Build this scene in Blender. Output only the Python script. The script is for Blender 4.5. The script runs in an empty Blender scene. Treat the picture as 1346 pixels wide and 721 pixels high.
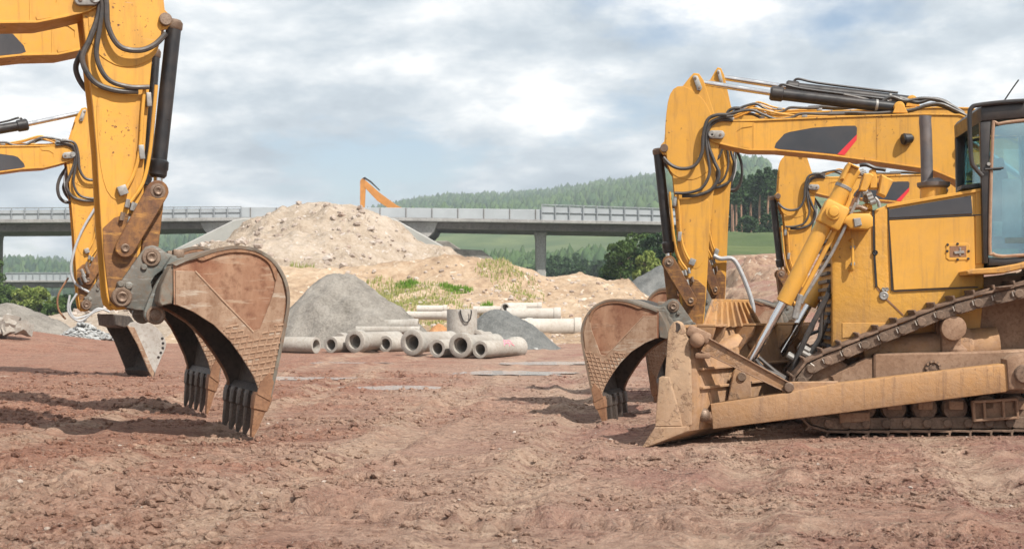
import bpy, bmesh, math, random
import numpy as np
from mathutils import Vector, Matrix, noise as mnoise

random.seed(7); np.random.seed(7)
C = bpy.context.scene.collection
F, CX, CY, H = 1700.0, 673.0, 405.0, 1.4      # how the photograph was surveyed: focal length, axis, horizon, eye height
R = math.radians

# ------------------------------------------------------------------ objects
def tag(o, label=None, cat=None, group=None, kind=None):
    if label: o['label'] = label
    if cat: o['category'] = cat
    if group: o['group'] = group
    if kind: o['kind'] = kind
    return o

def thing(name, loc, rz, label, cat, group=None):
    o = bpy.data.objects.new(name, None); C.objects.link(o)
    o.location = loc; o.rotation_euler = (0, 0, rz); o.empty_display_size = 0.3
    return tag(o, label, cat, group)

def copy_tree(o, parent=None):
    c = o.copy(); C.objects.link(c); c.parent = parent
    for ch in o.children: copy_tree(ch, c)
    return c

class MB:
    """collects shapes and links them as one mesh"""
    def __init__(s): s.bm = bmesh.new()
    def _add(s, b):
        me = bpy.data.meshes.new('tmp'); b.to_mesh(me); b.free(); s.bm.from_mesh(me); bpy.data.meshes.remove(me)
    def prism(s, pa, pb, bev=0.0, seg=1):
        """pa, pb: two matching closed outlines (3-D); side walls and both caps"""
        b = bmesh.new()
        va = [b.verts.new(p) for p in pa]; vb = [b.verts.new(p) for p in pb]; n = len(va)
        f = [b.faces.new(va), b.faces.new(vb[::-1])]
        for i in range(n): f.append(b.faces.new((va[i], vb[i], vb[(i+1) % n], va[(i+1) % n])))
        bmesh.ops.recalc_face_normals(b, faces=b.faces)
        if bev > 0:
            caps = set(f[:2]); ed = [e for e in b.edges if any(x in caps for x in e.link_faces)]
            try: bmesh.ops.bevel(b, geom=ed, offset=bev, segments=seg, profile=.5, affect='EDGES', clamp_overlap=True)
            except Exception: pass
        s._add(b); return s
    def box(s, c, size, rot=None, bev=0.0):
        b = bmesh.new(); bmesh.ops.create_cube(b, size=1)
        for v in b.verts: v.co = Vector((v.co.x*size[0], v.co.y*size[1], v.co.z*size[2]))
        if bev: bmesh.ops.bevel(b, geom=b.edges[:], offset=bev, segments=2, profile=.5, affect='EDGES', clamp_overlap=True)
        M = Matrix.Translation(c) @ (rot.to_4x4() if rot else Matrix.Identity(4))
        b.transform(M); s._add(b); return s
    def lathe(s, p0, ax, prof, seg=24, close=False):
        """prof: list of (distance along axis, radius)"""
        p0 = Vector(p0); ax = Vector(ax).normalized()
        q = ax.to_track_quat('Z', 'Y')
        b = bmesh.new(); rings = []
        for (d, r) in prof:
            rings.append([b.verts.new(p0 + q @ Vector((r*math.cos(2*math.pi*k/seg), r*math.sin(2*math.pi*k/seg), d))) for k in range(seg)])
        m = len(rings)
        for i in range(m if close else m-1):
            A, B = rings[i], rings[(i+1) % m]
            for k in range(seg): b.faces.new((A[k], A[(k+1) % seg], B[(k+1) % seg], B[k]))
        if not close: b.faces.new(rings[0][::-1]); b.faces.new(rings[-1])
        bmesh.ops.recalc_face_normals(b, faces=b.faces)
        s._add(b); return s
    def cyl(s, p0, p1, r, seg=20, ch=None):
        p0 = Vector(p0); p1 = Vector(p1); L = (p1-p0).length
        c = min(r*.15, L*.2) if ch is None else ch
        return s.lathe(p0, p1-p0, [(0, r-c), (c, r), (L-c, r), (L, r-c)], seg)
    def tube(s, pts, r, seg=8, smooth=6):
        pts = [Vector(p) for p in pts]
        if smooth and len(pts) > 2:
            P = [pts[0]] + pts + [pts[-1]]; out = []
            for i in range(1, len(P)-2):
                for k in range(smooth):
                    t = k/smooth
                    out.append(.5*((2*P[i]) + (P[i+1]-P[i-1])*t + (2*P[i-1]-5*P[i]+4*P[i+1]-P[i+2])*t*t + (3*P[i]-P[i-1]-3*P[i+1]+P[i+2])*t**3))
            out.append(pts[-1]); pts = out
        b = bmesh.new(); rings = []; up = None
        for i, p in enumerate(pts):
            d = (pts[min(i+1, len(pts)-1)] - pts[max(i-1, 0)]).normalized()
            if up is None:
                up = Vector((0, 1, 0)) if abs(d.y) < .9 else Vector((1, 0, 0))
            x = d.cross(up).normalized(); up = x.cross(d).normalized()
            rr = r[min(int(i*len(r)/len(pts)), len(r)-1)] if isinstance(r, (list, tuple)) else r
            rings.append([b.verts.new(p + x*rr*math.cos(2*math.pi*k/seg) + up*rr*math.sin(2*math.pi*k/seg)) for k in range(seg)])
        for A, B in zip(rings, rings[1:]):
            for k in range(seg): b.faces.new((A[k], A[(k+1) % seg], B[(k+1) % seg], B[k]))
        b.faces.new(rings[0][::-1]); b.faces.new(rings[-1])
        bmesh.ops.recalc_face_normals(b, faces=b.faces)
        s._add(b); return s
    def build(s, name, mat, parent=None, ang=35, loc=None):
        me = bpy.data.meshes.new(name); s.bm.to_mesh(me); s.bm.free()
        return link_mesh(name, me, mat, parent, ang, loc)

def link_mesh(name, me, mat, parent=None, ang=35, loc=None):
    o = bpy.data.objects.new(name, me); C.objects.link(o)
    for m in (mat if isinstance(mat, (list, tuple)) else [mat]): me.materials.append(m)
    if ang is not None:
        me.polygons.foreach_set('use_smooth', [True]*len(me.polygons)); me.set_sharp_from_angle(angle=R(ang))
    o.parent = parent
    if loc: o.location = loc
    return o

def np_mesh(name, V, Fq, mat, parent=None, smooth=True, loc=None, mi=None):
    me = bpy.data.meshes.new(name); V = np.asarray(V, np.float32); Fq = np.asarray(Fq, np.int32); n = Fq.shape[1]
    me.vertices.add(len(V)); me.vertices.foreach_set('co', V.ravel())
    me.loops.add(Fq.size); me.loops.foreach_set('vertex_index', Fq.ravel())
    me.polygons.add(len(Fq)); me.polygons.foreach_set('loop_start', np.arange(0, Fq.size, n, dtype=np.int32))
    me.polygons.foreach_set('use_smooth', np.full(len(Fq), smooth))
    if mi is not None: me.polygons.foreach_set('material_index', np.asarray(mi, np.int32))
    me.update(calc_edges=True); me.validate()
    o = bpy.data.objects.new(name, me); C.objects.link(o); o.parent = parent
    for m in (mat if isinstance(mat, (list, tuple)) else [mat]): me.materials.append(m)
    if loc: o.location = loc
    return o

def at(px, py, D): return Vector(((px-CX)*D/F, D, H+(CY-py)*D/F))

class Frame:
    """a machine's own upright frame: x along the machine, y away, z up; P() finds where a sight line meets its plane y = const"""
    def __init__(s, root, th):
        s.root = Vector(root); s.th = th
        s.e = Vector((math.cos(th), math.sin(th), 0)); s.n = Vector((-math.sin(th), math.cos(th), 0))
    def P(s, px, py, y=0.0):
        o = Vector((0, 0, H)); d = Vector(((px-CX)/F, 1, (CY-py)/F))
        t = (y + (s.root-o).dot(s.n))/d.dot(s.n); w = o + d*t - s.root
        return Vector((w.dot(s.e), y, w.z))

def inset(poly, d):
    """move a 2-D outline inwards by d"""
    n = len(poly); A = sum(poly[i][0]*poly[(i+1) % n][1]-poly[(i+1) % n][0]*poly[i][1] for i in range(n)); sg = 1 if A > 0 else -1
    out = []
    for i in range(n):
        p0, p, p1 = Vector(poly[i-1]), Vector(poly[i]), Vector(poly[(i+1) % n])
        a = (p-p0).normalized(); b = (p1-p).normalized()
        na = Vector((-a.y, a.x))*sg; nb = Vector((-b.y, b.x))*sg; m = (na+nb)
        m = m/max(m.dot(na), .35) if m.length > 1e-5 else na
        out.append((p.x+m.x*d, p.y+m.y*d))
    return out

def smooth_poly(pts, k=4, closed=True):
    P = [Vector(p) for p in pts]; n = len(P); out = []
    for i in range(n if closed else n-1):
        a, b, c, d = (P[(i-1) % n] if closed or i > 0 else P[0]), P[i], P[(i+1) % n], (P[(i+2) % n] if closed or i < n-2 else P[-1])
        for j in range(k):
            t = j/k
            out.append(tuple(.5*((2*b)+(c-a)*t+(2*a-5*b+4*c-d)*t*t+(3*b-a-3*c+d)*t**3)))
    if not closed: out.append(tuple(P[-1]))
    return out
# ------------------------------------------------------------------ materials
def newmat(name):
    m = bpy.data.materials.new(name); m.use_nodes = True; nt = m.node_tree; nt.nodes.clear()
    out = nt.nodes.new('ShaderNodeOutputMaterial'); b = nt.nodes.new('ShaderNodeBsdfPrincipled')
    nt.links.new(b.outputs[0], out.inputs[0]); return m, nt, b

class N:
    def __init__(s, nt): s.nt = nt
    def new(s, t, **kw):
        n = s.nt.nodes.new(t)
        for k, v in kw.items(): setattr(n, k, v)
        return n
    def link(s, a, b): s.nt.links.new(a, b)
    def coord(s, which='Object'): return s.new('ShaderNodeTexCoord').outputs[which]
    def noise(s, vec, scale, detail=6, rough=.6, dist=0, stretch=None):
        if stretch:
            mp = s.new('ShaderNodeMapping'); s.link(vec, mp.inputs[0]); mp.inputs['Scale'].default_value = stretch; vec = mp.outputs[0]
        n = s.new('ShaderNodeTexNoise'); s.link(vec, n.inputs['Vector'])
        n.inputs['Scale'].default_value = scale; n.inputs['Detail'].default_value = detail; n.inputs['Roughness'].default_value = rough; n.inputs['Distortion'].default_value = dist
        return n.outputs['Fac']
    def ramp(s, fac, stops, interp='LINEAR'):
        r = s.new('ShaderNodeValToRGB'); r.color_ramp.interpolation = interp; e = r.color_ramp.elements
        while len(e) < len(stops): e.new(.5)
        for el, (p, c) in zip(e, stops):
            el.position = p; el.color = (c, c, c, 1) if isinstance(c, (int, float)) else (*c, 1)
        s.link(fac, r.inputs[0]); return r.outputs[0]
    def mix(s, fac, a, b, mode='MIX'):
        m = s.new('ShaderNodeMix', data_type='RGBA', blend_type=mode)
        for v, i in ((fac, m.inputs[0]), (a, m.inputs[6]), (b, m.inputs[7])):
            if hasattr(v, 'links') or hasattr(v, 'is_output'): s.link(v, i)
            elif isinstance(v, (int, float)): i.default_value = v if i is m.inputs[0] else (v, v, v, 1)
            else: i.default_value = (*v, 1)
        return m.outputs[2]
    def math(s, op, a, b=None, c=None, clamp=False):
        m = s.new('ShaderNodeMath', operation=op, use_clamp=clamp)
        for v, i in zip((a, b, c), m.inputs):
            if v is None: continue
            if isinstance(v, (int, float)): i.default_value = v
            else: s.link(v, i)
        return m.outputs[0]
    def sep(s, vec):
        x = s.new('ShaderNodeSeparateXYZ'); s.link(vec, x.inputs[0]); return x.outputs
    def bump(s, b, h, strength=.3, dist=.02, prev=None):
        n = s.new('ShaderNodeBump'); n.inputs['Strength'].default_value = strength; n.inputs['Distance'].default_value = dist
        s.link(h, n.inputs['Height'])
        if prev is not None: s.link(prev, n.inputs['Normal'])
        if b is not None: s.link(n.outputs[0], b.inputs['Normal'])
        return n.outputs[0]

def paint(name, col, dirt=(.20, .115, .07), rust=(.10, .04, .02), amount=.5, mud_z=None, rough=.45, scale=1.0, wear=.5, cake=None):
    """machine paint with dust, streaks, chips; mud_z: dried mud caked on up to this height"""
    m, nt, b = newmat(name); n = N(nt); co = n.coord()
    big = n.noise(co, 1.1*scale, 5, .6); fine = n.noise(co, 9*scale, 8, .7); streak = n.noise(co, 2.2*scale, 6, .65, .3, (5, 5, .45))
    chip = n.noise(co, 20*scale, 4, .68); chipm = n.noise(co, 1.3*scale, 4, .62)
    c = n.mix(n.ramp(big, [(.35, 0), (.7, 1)]), [x*.9 for x in col], [min(1, x*1.06) for x in col])
    c = n.mix(n.math('MULTIPLY', n.ramp(fine, [(.45, 0), (.75, 1)]), .22*amount*2), c, [x*.62+.05 for x in col])
    c = n.mix(n.math('MULTIPLY', n.ramp(streak, [(.52, 0), (.74, 1)]), .55*amount), c, dirt)
    cf = n.math('MULTIPLY', n.ramp(chip, [(.60, 0), (.655, 1)]), n.ramp(chipm, [(.64-.15*wear, 0), (.69-.15*wear, 1)]))
    c = n.mix(cf, c, rust)
    scr = n.noise(co, 9*scale, 3, .5, .2, (.35, 1, 6)); c = n.mix(n.math('MULTIPLY', n.math('MULTIPLY', n.ramp(scr, [(.70, 0), (.74, 1)]), n.ramp(chipm, [(.45, 0), (.6, 1)])), .55), c, [min(1, x*.55+.16) for x in col])
    ro = n.ramp(fine, [(.3, rough-.1), (.75, rough+.3)])
    if mud_z is not None:
        z = n.sep(co)[2]
        wob = n.math('MULTIPLY_ADD', n.math('SUBTRACT', big, .5), 1.1, z)
        wob = n.math('MULTIPLY_ADD', n.math('SUBTRACT', fine, .5), .5, wob)
        f = n.new('ShaderNodeMapRange'); n.link(wob, f.inputs[0]); f.inputs[1].default_value = mud_z+.3; f.inputs[2].default_value = mud_z-.55
        mudc = n.mix(n.ramp(fine, [(.3, 0), (.7, 1)]), (.26, .15, .085), (.40, .26, .17))
        ff = n.math('MULTIPLY', f.outputs[0], n.ramp(n.noise(co, 5, 8, .7), [(.25, .55), (.6, 1)]), clamp=True)
        c = n.mix(ff, c, mudc); ro = n.mix(ff, ro, .92)
        if cake:
            cn = n.math('MULTIPLY_ADD', n.noise(co, 14, 6, .7), .45, n.math('MULTIPLY', n.noise(co, 3.1, 5, .65, .5), .62))
            ck = n.ramp(cn, [(cake-.03, 0), (cake+.02, 1)]); c = n.mix(ck, c, n.mix(n.ramp(fine, [(.35, 0), (.65, 1)]), (.20, .12, .07), (.37, .245, .165)))
            n.bump(b, n.math('MULTIPLY_ADD', ck, 1.2, fine), .5, .02)
        else: n.bump(b, fine, .25, .012)
    else: n.bump(b, n.noise(co, 5*scale, 4, .6), .08, .01)
    n.link(c, b.inputs['Base Color']); n.link(ro, b.inputs['Roughness'])
    b.inputs['Specular IOR Level'].default_value = .4
    return m

def worn(name, a, bcol, c3, scale=3, rough=.7, metal=0.0, bumpd=.008, streak=(1, 1, 1), hi=None):
    m, nt, b = newmat(name); n = N(nt); co = n.coord()
    n1 = n.noise(co, scale, 8, .65, .4, streak); n2 = n.noise(co, scale*6, 8, .7); n3 = n.noise(co, scale*.45, 4, .6)
    c = n.mix(n.ramp(n1, [(.36, 0), (.62, 1)]), a, bcol)
    c = n.mix(n.ramp(n2, [(.48, 0), (.72, 1)]), c, c3)
    c = n.mix(n.math('MULTIPLY', n.ramp(n3, [(.4, 0), (.66, 1)]), .5), c, c3)
    if hi: c = n.mix(n.math('MULTIPLY', n.ramp(n.noise(co, scale*2.2, 6, .7, 0, (.5, 3, 3)), [(.55, 0), (.66, 1)]), .8), c, hi)
    n.link(c, b.inputs['Base Color']); b.inputs['Metallic'].default_value = metal
    n.link(n.ramp(n2, [(.3, rough-.12), (.7, min(1, rough+.15))]), b.inputs['Roughness'])
    n.bump(b, n.math('ADD', n1, n2), .35, bumpd); return m

def plain(name, col, rough=.5, metal=0, var=.25, scale=12, dust=0.0):
    m, nt, b = newmat(name); n = N(nt); co = n.coord(); f = n.noise(co, scale, 6, .65)
    c = n.mix(n.ramp(f, [(.3, 0), (.7, 1)]), [x*(1-var) for x in col], [min(1, x*(1+var)) for x in col])
    if dust: c = n.mix(n.math('MULTIPLY', n.ramp(n.noise(co, scale*.3, 6, .7), [(.4, 0), (.7, 1)]), dust), c, (.34, .23, .16))
    n.link(c, b.inputs['Base Color']); b.inputs['Metallic'].default_value = metal
    n.link(n.ramp(f, [(.3, max(.03, rough-.08)), (.7, rough+.1)]), b.inputs['Roughness']); n.bump(b, f, .08, .004); return m

M = {}
YEL = (.60, .300, .044)
M['yellow'] = paint('yellow_paint', YEL, dirt=(.20, .10, .038), amount=.9, wear=.7)
M['yellow_low'] = worn('rust_stained_yellow_steel', (.34, .15, .030), (.15, .062, .024), (.052, .024, .014), 2.4, .6, bumpd=.005, streak=(2, 2, .7), hi=(.46, .23, .05))
M['dozer'] = paint('dozer_paint', (.60, .308, .05), amount=.95, mud_z=1.15, wear=.1, cake=.7, scale=1.0)
M['dozer_clean'] = paint('dozer_door_paint', (.61, .312, .05), amount=.75, wear=-.1)
M['dozer_mud'] = paint('muddy_paint', (.50, .245, .05), dirt=(.20, .11, .055), amount=1.5, mud_z=1.55, wear=.5, cake=.62)
M['arm_mud'] = paint('muddy_push_arm_paint', (.40, .212, .08), dirt=(.15, .078, .04), amount=1.9, mud_z=.62, wear=.6, cake=.74, scale=1.6)
M['mud'] = worn('dried_mud', (.255, .155, .095), (.34, .22, .145), (.17, .095, .058), 4, .92, bumpd=.015)
M['track'] = worn('muddy_track_steel', (.135, .084, .056), (.235, .15, .102), (.055, .036, .026), 5, .85, bumpd=.01)
M['tracklink'] = worn('dark_track_link', (.14, .092, .062), (.22, .145, .1), (.06, .042, .03), 6, .75, bumpd=.006)
M['bucket'] = worn('worn_bucket_steel', (.235, .145, .09), (.36, .245, .165), (.16, .075, .038), 2.0, .68, bumpd=.006, streak=(3.2, 3, .5), hi=(.42, .36, .29))
M['rust'] = worn('rusty_bucket_panel', (.21, .085, .042), (.35, .205, .125), (.12, .045, .024), 1.6, .8, bumpd=.006, streak=(2.6, 2, .5), hi=(.36, .26, .18))
M['shell'] = worn('grey_bucket_shell', (.10, .092, .077), (.19, .165, .13), (.16, .085, .045), 2.5, .6, bumpd=.006)
M['inside'] = worn('shade_darkened_bucket_steel', (.055, .043, .036), (.09, .066, .05), (.03, .024, .02), 3, .75, bumpd=.008)  # near-black steel that paints in the shade inside the buckets
M['tooth'] = worn('dark_worn_tooth_steel', (.075, .062, .055), (.15, .12, .10), (.04, .034, .03), 6, .5, .5, .004, (3, 3, .4))
M['cutter'] = worn('brown_cutter_steel', (.22, .105, .05), (.30, .16, .085), (.12, .055, .03), 6, .65, bumpd=.005)
M['coupler'] = worn('grey_green_coupler_steel', (.085, .098, .094), (.15, .162, .148), (.13, .085, .055), 4, .55, bumpd=.004, hi=(.3, .3, .28))
M['weld'] = worn('weld_bead', (.30, .19, .125), (.37, .25, .17), (.20, .095, .05), 12, .75, bumpd=.003)
M['pin'] = worn('worn_pin_steel', (.19, .13, .09), (.27, .2, .15), (.10, .055, .035), 14, .55, .4, .003)
M['silver'] = plain('galvanised_steel', (.27, .27, .26), .5, .4, .3, 20, .3)
M['boltlight'] = plain('pale_bolt_steel', (.36, .32, .28), .5, .2, .2, 20)  # paler than the track links
M['chrome'] = plain('chrome_rod', (.72, .71, .7), .16, 1.0, .06, 6, .1)
M['black'] = plain('black_painted_steel', (.013, .0135, .0155), .34, 0, .3, 8, .10)
M['hose'] = plain('rubber_hose', (.036, .035, .035), .48, 0, .3, 12, .18)
M['greyhose'] = plain('grey_sleeved_hose', (.36, .37, .38), .45, 0, .15, 12)
M['bladeend'] = paint('dusty_blade_end_paint', (.38, .255, .16), dirt=(.22,.14,.09), rust=(.24,.12,.06), amount=1.6, mud_z=.35, wear=.4, scale=1.5, rough=.75, cake=.56)
M['decal'] = plain('dark_grey_decal', (.034, .038, .046), .42, 0, .08, 3, .1)
M['red'] = plain('red_decal', (.62, .03, .04), .4, 0, .08, 3)
M['exhaust'] = plain('grey_exhaust_steel', (.11, .11, .12), .55, .3, .3, 8, .3)
M['copper'] = plain('brass_fitting', (.5, .3, .12), .35, .7, .2, 20)

def glass_mat():
    m = bpy.data.materials.new('tinted_cab_glass'); m.use_nodes = True; nt = m.node_tree; nt.nodes.clear(); n = N(nt)
    out = nt.nodes.new('ShaderNodeOutputMaterial'); tr = nt.nodes.new('ShaderNodeBsdfTransparent'); gl = nt.nodes.new('ShaderNodeBsdfGlossy'); mx = nt.nodes.new('ShaderNodeMixShader')
    sm = n.ramp(n.noise(n.coord(), 2.5, 5, .6), [(.4, 0), (.7, 1)])
    n.link(n.mix(sm, (.70, .88, .88), (.62, .78, .78)), tr.inputs[0]); gl.inputs[0].default_value = (.78, .93, 1, 1); gl.inputs['Roughness'].default_value = .04
    mx.inputs[0].default_value = .26; n.link(tr.outputs[0], mx.inputs[1]); n.link(gl.outputs[0], mx.inputs[2]); n.link(mx.outputs[0], out.inputs[0]); return m
M['glass'] = glass_mat()
M['seat'] = plain('cab_interior_plastic', (.13, .155, .16), .6, 0, .3, 6)
# ------------------------------------------------------------------ excavators
def r2l(p): return (198.6-(p[0]-885)*1.5, 338.5+(p[1]-403)*1.5)
def l2r(p): return (885-(p[0]-198.6)/1.5, 403+(p[1]-338.5)/1.5)

def subtree(o):
    out = [o]
    for c in o.children: out += subtree(c)
    return out

def make_excavator(fr, side, label, group):
    k = 1.0 if side == 'L' else .774
    fs = 1 if side == 'L' else -1                      # which way along local x the machine faces
    pix = (lambda p: p) if side == 'L' else l2r
    root = thing('excavator', fr.root, fr.th, label, 'excavator', group)
    rr = [r2l(p) for p in ((0, 0),)]
    Q = lambda p, y=0.0: fr.P(*pix(p), y)
    RR = lambda pts: [r2l(p) for p in pts]
    def flat(pts, y): return [Q(p, y) for p in pts]
    def prism(mb, pts, ya, yb, bev=.008, seg=1):
        a = flat(pts, ya); return mb.prism(a, [Vector((v.x, yb, v.z)) for v in a], bev*k, seg)
    def P(name, pts, ya, yb, mat, bev=.008, par=root, seg=1):
        return prism(MB(), pts, ya, yb, bev, seg).build(name, mat, par)
    def pinat(name, p, y0, y1, r, mat, par=root, yref=None):
        c = Q(p, y0 if yref is None else yref)
        mb = MB().cyl((c.x, y0, c.z), (c.x, y1, c.z), r*k, 24, .006*k)
        return mb.build(name, mat, par)
    def bosses(name, p, y, r, par, mat=M['pin'], cap=M['pin']):
        """pin with collar on both faces (near and far)"""
        o = None
        for sg in (1, -1):
            c = Q(p, -y); mb = MB()
            yy = -sg*y
            mb.lathe((c.x, yy+sg*.03*k, c.z), (0, -sg, 0), [(0, r*k), (.055*k, r*k), (.065*k, r*.9*k), (.066*k, r*.62*k), (.062*k, r*.56*k), (.085*k, r*.52*k), (.09*k, r*.42*k), (.082*k, r*.2*k), (.075*k, r*.15*k)], 28)
            o = mb.build(name, mat, par)
        return o
    sw, bw, kw = .235*k, .26*k, .74*k                   # half widths: stick, boom, bucket
    # ---- boom
    boom_r = [(926, 172), (931, 163), (941, 155), (960, 158), (990, 157.5), (1050, 155), (1110, 152.5), (1151, 151), (1215, 149), (1261, 150), (1287, 160), (1340, 186), (1480, 268), (1640, 352), (1652, 378), (1640, 405), (1460, 330), (1330, 272), (1273, 248), (1261, 239), (1224, 223.4), (1151, 213), (1090, 205), (1021, 198.5), (985, 198), (960, 193), (940, 188), (930, 183)]
    bp = RR(boom_r)
    mb = MB(); prism(mb, inset(bp, 3.2), -bw, bw, .006)
    boom = mb.build('boom', M['yellow'], root)
    # flanges running along the top and bottom edges (stand proud of the web)
    a = flat(bp, -bw)
    top = RR(boom_r[2:15]); bot = RR(boom_r[15:])
    for band, nm in ((top, 'top_flange'), (bot, 'bottom_flange')):
        up = flat(band, -bw); mb = MB()
        d = -1 if nm == 'top_flange' else 1
        th = .028*k
        pl = [(v.x, v.z) for v in up]
        ring = pl + [(x, z+d*th) for x, z in pl[::-1]]
        mb.prism([Vector((x, -bw-.022*k, z)) for x, z in ring], [Vector((x, bw+.022*k, z)) for x, z in ring], .005*k)
        mb.build(nm, M['yellow'], boom)
    for sg in (1, -1):
        def patch(nm, pts, mat, off, th=.004):
            q = flat(RR(pts), -bw)
            A = [Vector((v.x, sg*(-bw-off*k), v.z)) for v in q]; B = [Vector((v.x, sg*(-bw-(off-th)*k), v.z)) for v in q]
            return MB().prism(A, B).build(nm, mat, boom)
        patch('decal_panel', [(1018, 194), (1020, 188), (1031, 176), (1038, 173.5), (1068, 168), (1105, 165.5), (1124, 165.2), (1126.5, 168), (1126, 178), (1103, 203), (1060, 199), (1024, 196)], M['decal'], .004)
        patch('red_stripe', [(1126.4, 176.5), (1126, 184), (1110, 203.8), (1100.5, 203)], M['red'], .0075)
        # cast nose: a proud forked end plate
        patch('nose_casting', [(931, 166), (942, 158.5), (990, 161), (989, 166), (975, 168), (968, 173), (968, 180), (974, 187), (986, 192), (985, 195), (958, 190.5), (934, 184), (929, 175)], M['yellow'], .012, .014)
        q = [(990, 160.5), (991.5, 160.5), (991.5, 196), (990, 196)]; patch('weld_seam', q, M['yellow'], .008, .008)
        q = [(1152, 154), (1153, 154), (1153, 211), (1152, 211)]; patch('weld_seam', q, M['yellow'], .006, .006)
    pinat('boom_pin', r2l((935, 177)), -bw-.10*k, bw+.10*k, .055, M['silver'], yref=-bw)
    # oblong keeper plate over the pin
    for sg in (1, -1):
        ob = []
        for i in range(20):
            t = 2*math.pi*i/20; cx = 947 if math.cos(t) > 0 else 936
            ob.append((cx+5.5*math.cos(t), 177+5.5*math.sin(t)))
        q = flat(RR(ob), -bw-.05*k)
        MB().prism([Vector((v.x, sg*(-bw-.085*k), v.z)) for v in q], [Vector((v.x, sg*(-bw-.01*k), v.z)) for v in q], .01*k, 2).build('keeper_plate', M['silver'], boom)
        for bx in (936, 947):
            c = Q(r2l((bx, 177)), -bw-.085*k); MB().cyl((c.x, sg*(-bw-.10*k), c.z), (c.x, sg*(-bw-.08*k), c.z), .022*k, 10).build('keeper_bolt', M['pin'], boom)
    # ---- stick
    st_r = [(907, 101), (912, 96), (919, 97), (925, 106), (932, 128), (938, 147), (950, 168), (945, 192), (941, 225), (936, 270), (932.5, 310), (929, 374)]
    st_l = [(138.5, 372), (140, 388), (143, 400), (152, 408), (166, 406), (175, 396), (180, 372), (184, 335), (188, 300)]
    st_r2 = [(891, 318), (887, 260), (882.5, 212), (879, 204), (871, 203), (867, 197), (869, 190), (873, 186), (878, 138)]
    sp = RR(st_r) + st_l + RR(st_r2)
    upper = RR(st_r[:-1]) + [(138, 335), (186, 312)] + RR(st_r2)
    stick = P('stick', inset(upper, 5), -sw+.02*k, sw-.02*k, M['yellow'], .004)
    for ya in (-1, 1):
        q = flat(sp, -sw)
        mb = MB().prism([Vector((v.x, ya*sw, v.z)) for v in q], [Vector((v.x, ya*(sw-.035*k), v.z)) for v in q], .006*k)
        mb.build('side_plate', [M['yellow']], stick)
        # stained lower end plate, proud of the side plate
        low = [(135, 300), (136, 330), (140, 366), (144, 395), (153, 403.5), (165, 402), (171, 394), (176, 370), (180, 335), (185, 288), (170, 280), (150, 286)]
        q = flat(low, -sw)
        mb = MB().prism([Vector((v.x, ya*(sw+.012*k), v.z)) for v in q], [Vector((v.x, ya*(sw-.002*k), v.z)) for v in q], .005*k)
        mb.build('wear_plate', M['yellow_low'], stick)
        # thicker plate round the boom pin, with a curved lower edge
        mid = smooth_poly([(122, 60), (135, 76), (160, 88), (187, 84), (205, 70), (212, 40), (214, -20), (205, -80), (180, -96), (140, -70), (118, -20), (116, 30)], 3)
        q = flat(mid, -sw)
        MB().prism([Vector((v.x, ya*(sw+.010*k), v.z)) for v in q], [Vector((v.x, ya*(sw-.002*k), v.z)) for v in q], .004*k).build('pin_plate', M['yellow'], stick)
        low2 = smooth_poly([(128, 130), (150, 136), (176, 134), (190, 126), (187, 160), (178, 220), (160, 262), (140, 250), (130, 200)], 3)
        q = flat(low2, -sw)
        MB().prism([Vector((v.x, ya*(sw+.007*k), v.z)) for v in q], [Vector((v.x, ya*(sw-.002*k), v.z)) for v in q], .003*k).build('doubler_plate', M['yellow'], stick)
    # keeper at the arm cylinder pin and its bracket
    rodpin = r2l((915.5, 107))
    for sg in (1, -1):
        ob = [(910.5, 100), (914, 98.5), (917.5, 100), (923, 115), (921, 119), (916.5, 118.5)]
        q = flat(RR(ob), -sw-.06*k)
        MB().prism([Vector((v.x, sg*(-sw-.05*k), v.z)) for v in q], [Vector((v.x, sg*(-sw+.0*k), v.z)) for v in q], .012*k, 2).build('keeper_plate', M['silver'], stick)
        for bx, by in ((914, 103), (919.5, 115)):
            c = Q(r2l((bx, by)), -sw-.05*k); MB().cyl((c.x, sg*(-sw-.065*k), c.z), (c.x, sg*(-sw-.04*k), c.z), .022*k, 10).build('keeper_bolt', M['pin'], stick)
    # ---- arm cylinder along the top of the boom
    p0, p1, p2 = Q(r2l((916, 107.5))), Q(r2l((1013, 122.5))), Q(r2l((1180, 142)))
    cyl = MB().cyl(p1, p2, .10*k, 24).build('arm_cylinder', M['black'], root)
    MB().cyl(p0, p1+(p2-p1)*.03, .05*k, 20).build('rod', M['chrome'], cyl)
    MB().lathe(p1-(p2-p1)*.005, p2-p1, [(0, .1*k), (.03*k, .125*k), (.2*k, .125*k), (.22*k, .11*k)], 24).build('gland', M['black'], cyl)
    MB().cyl(p1+(p2-p1)*.82, p1+(p2-p1)*.845, .107*k, 24).build('clamp_band', M['silver'], cyl)
    c = p2; MB().cyl((c.x, -.16*k, c.z), (c.x, .16*k, c.z), .09*k).build('end_eye', M['yellow'], cyl)
    d = (p2-p1); up = Vector((0, 0, 1))
    MB().tube([p1+d*.06+up*.11*k, p1+d*.1+up*.17*k, p1+d*.25+up*.14*k, p1+d*.6+up*.13*k, p1+d*.9+up*.13*k], .022*k, 8).build('hydraulic_line', M['black'], cyl)
    for sg in (1, -1):
        q = flat(RR([(1171, 150.5), (1176, 139), (1180, 137), (1185, 139), (1191, 150.5)]), 0)
        MB().prism([Vector((v.x, sg*.13*k, v.z)) for v in q], [Vector((v.x, sg*.17*k, v.z)) for v in q], .008*k).build('cylinder_lug', M['yellow'], boom)
    # ---- bucket cylinder on the outer edge of the stick
    b0, b1, b2 = Q((229, 30)), Q((208.5, 218)), Q((207, 252))
    bc = MB().cyl(b0, b1, .083*k, 24).build('bucket_cylinder', M['black'], root)
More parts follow.
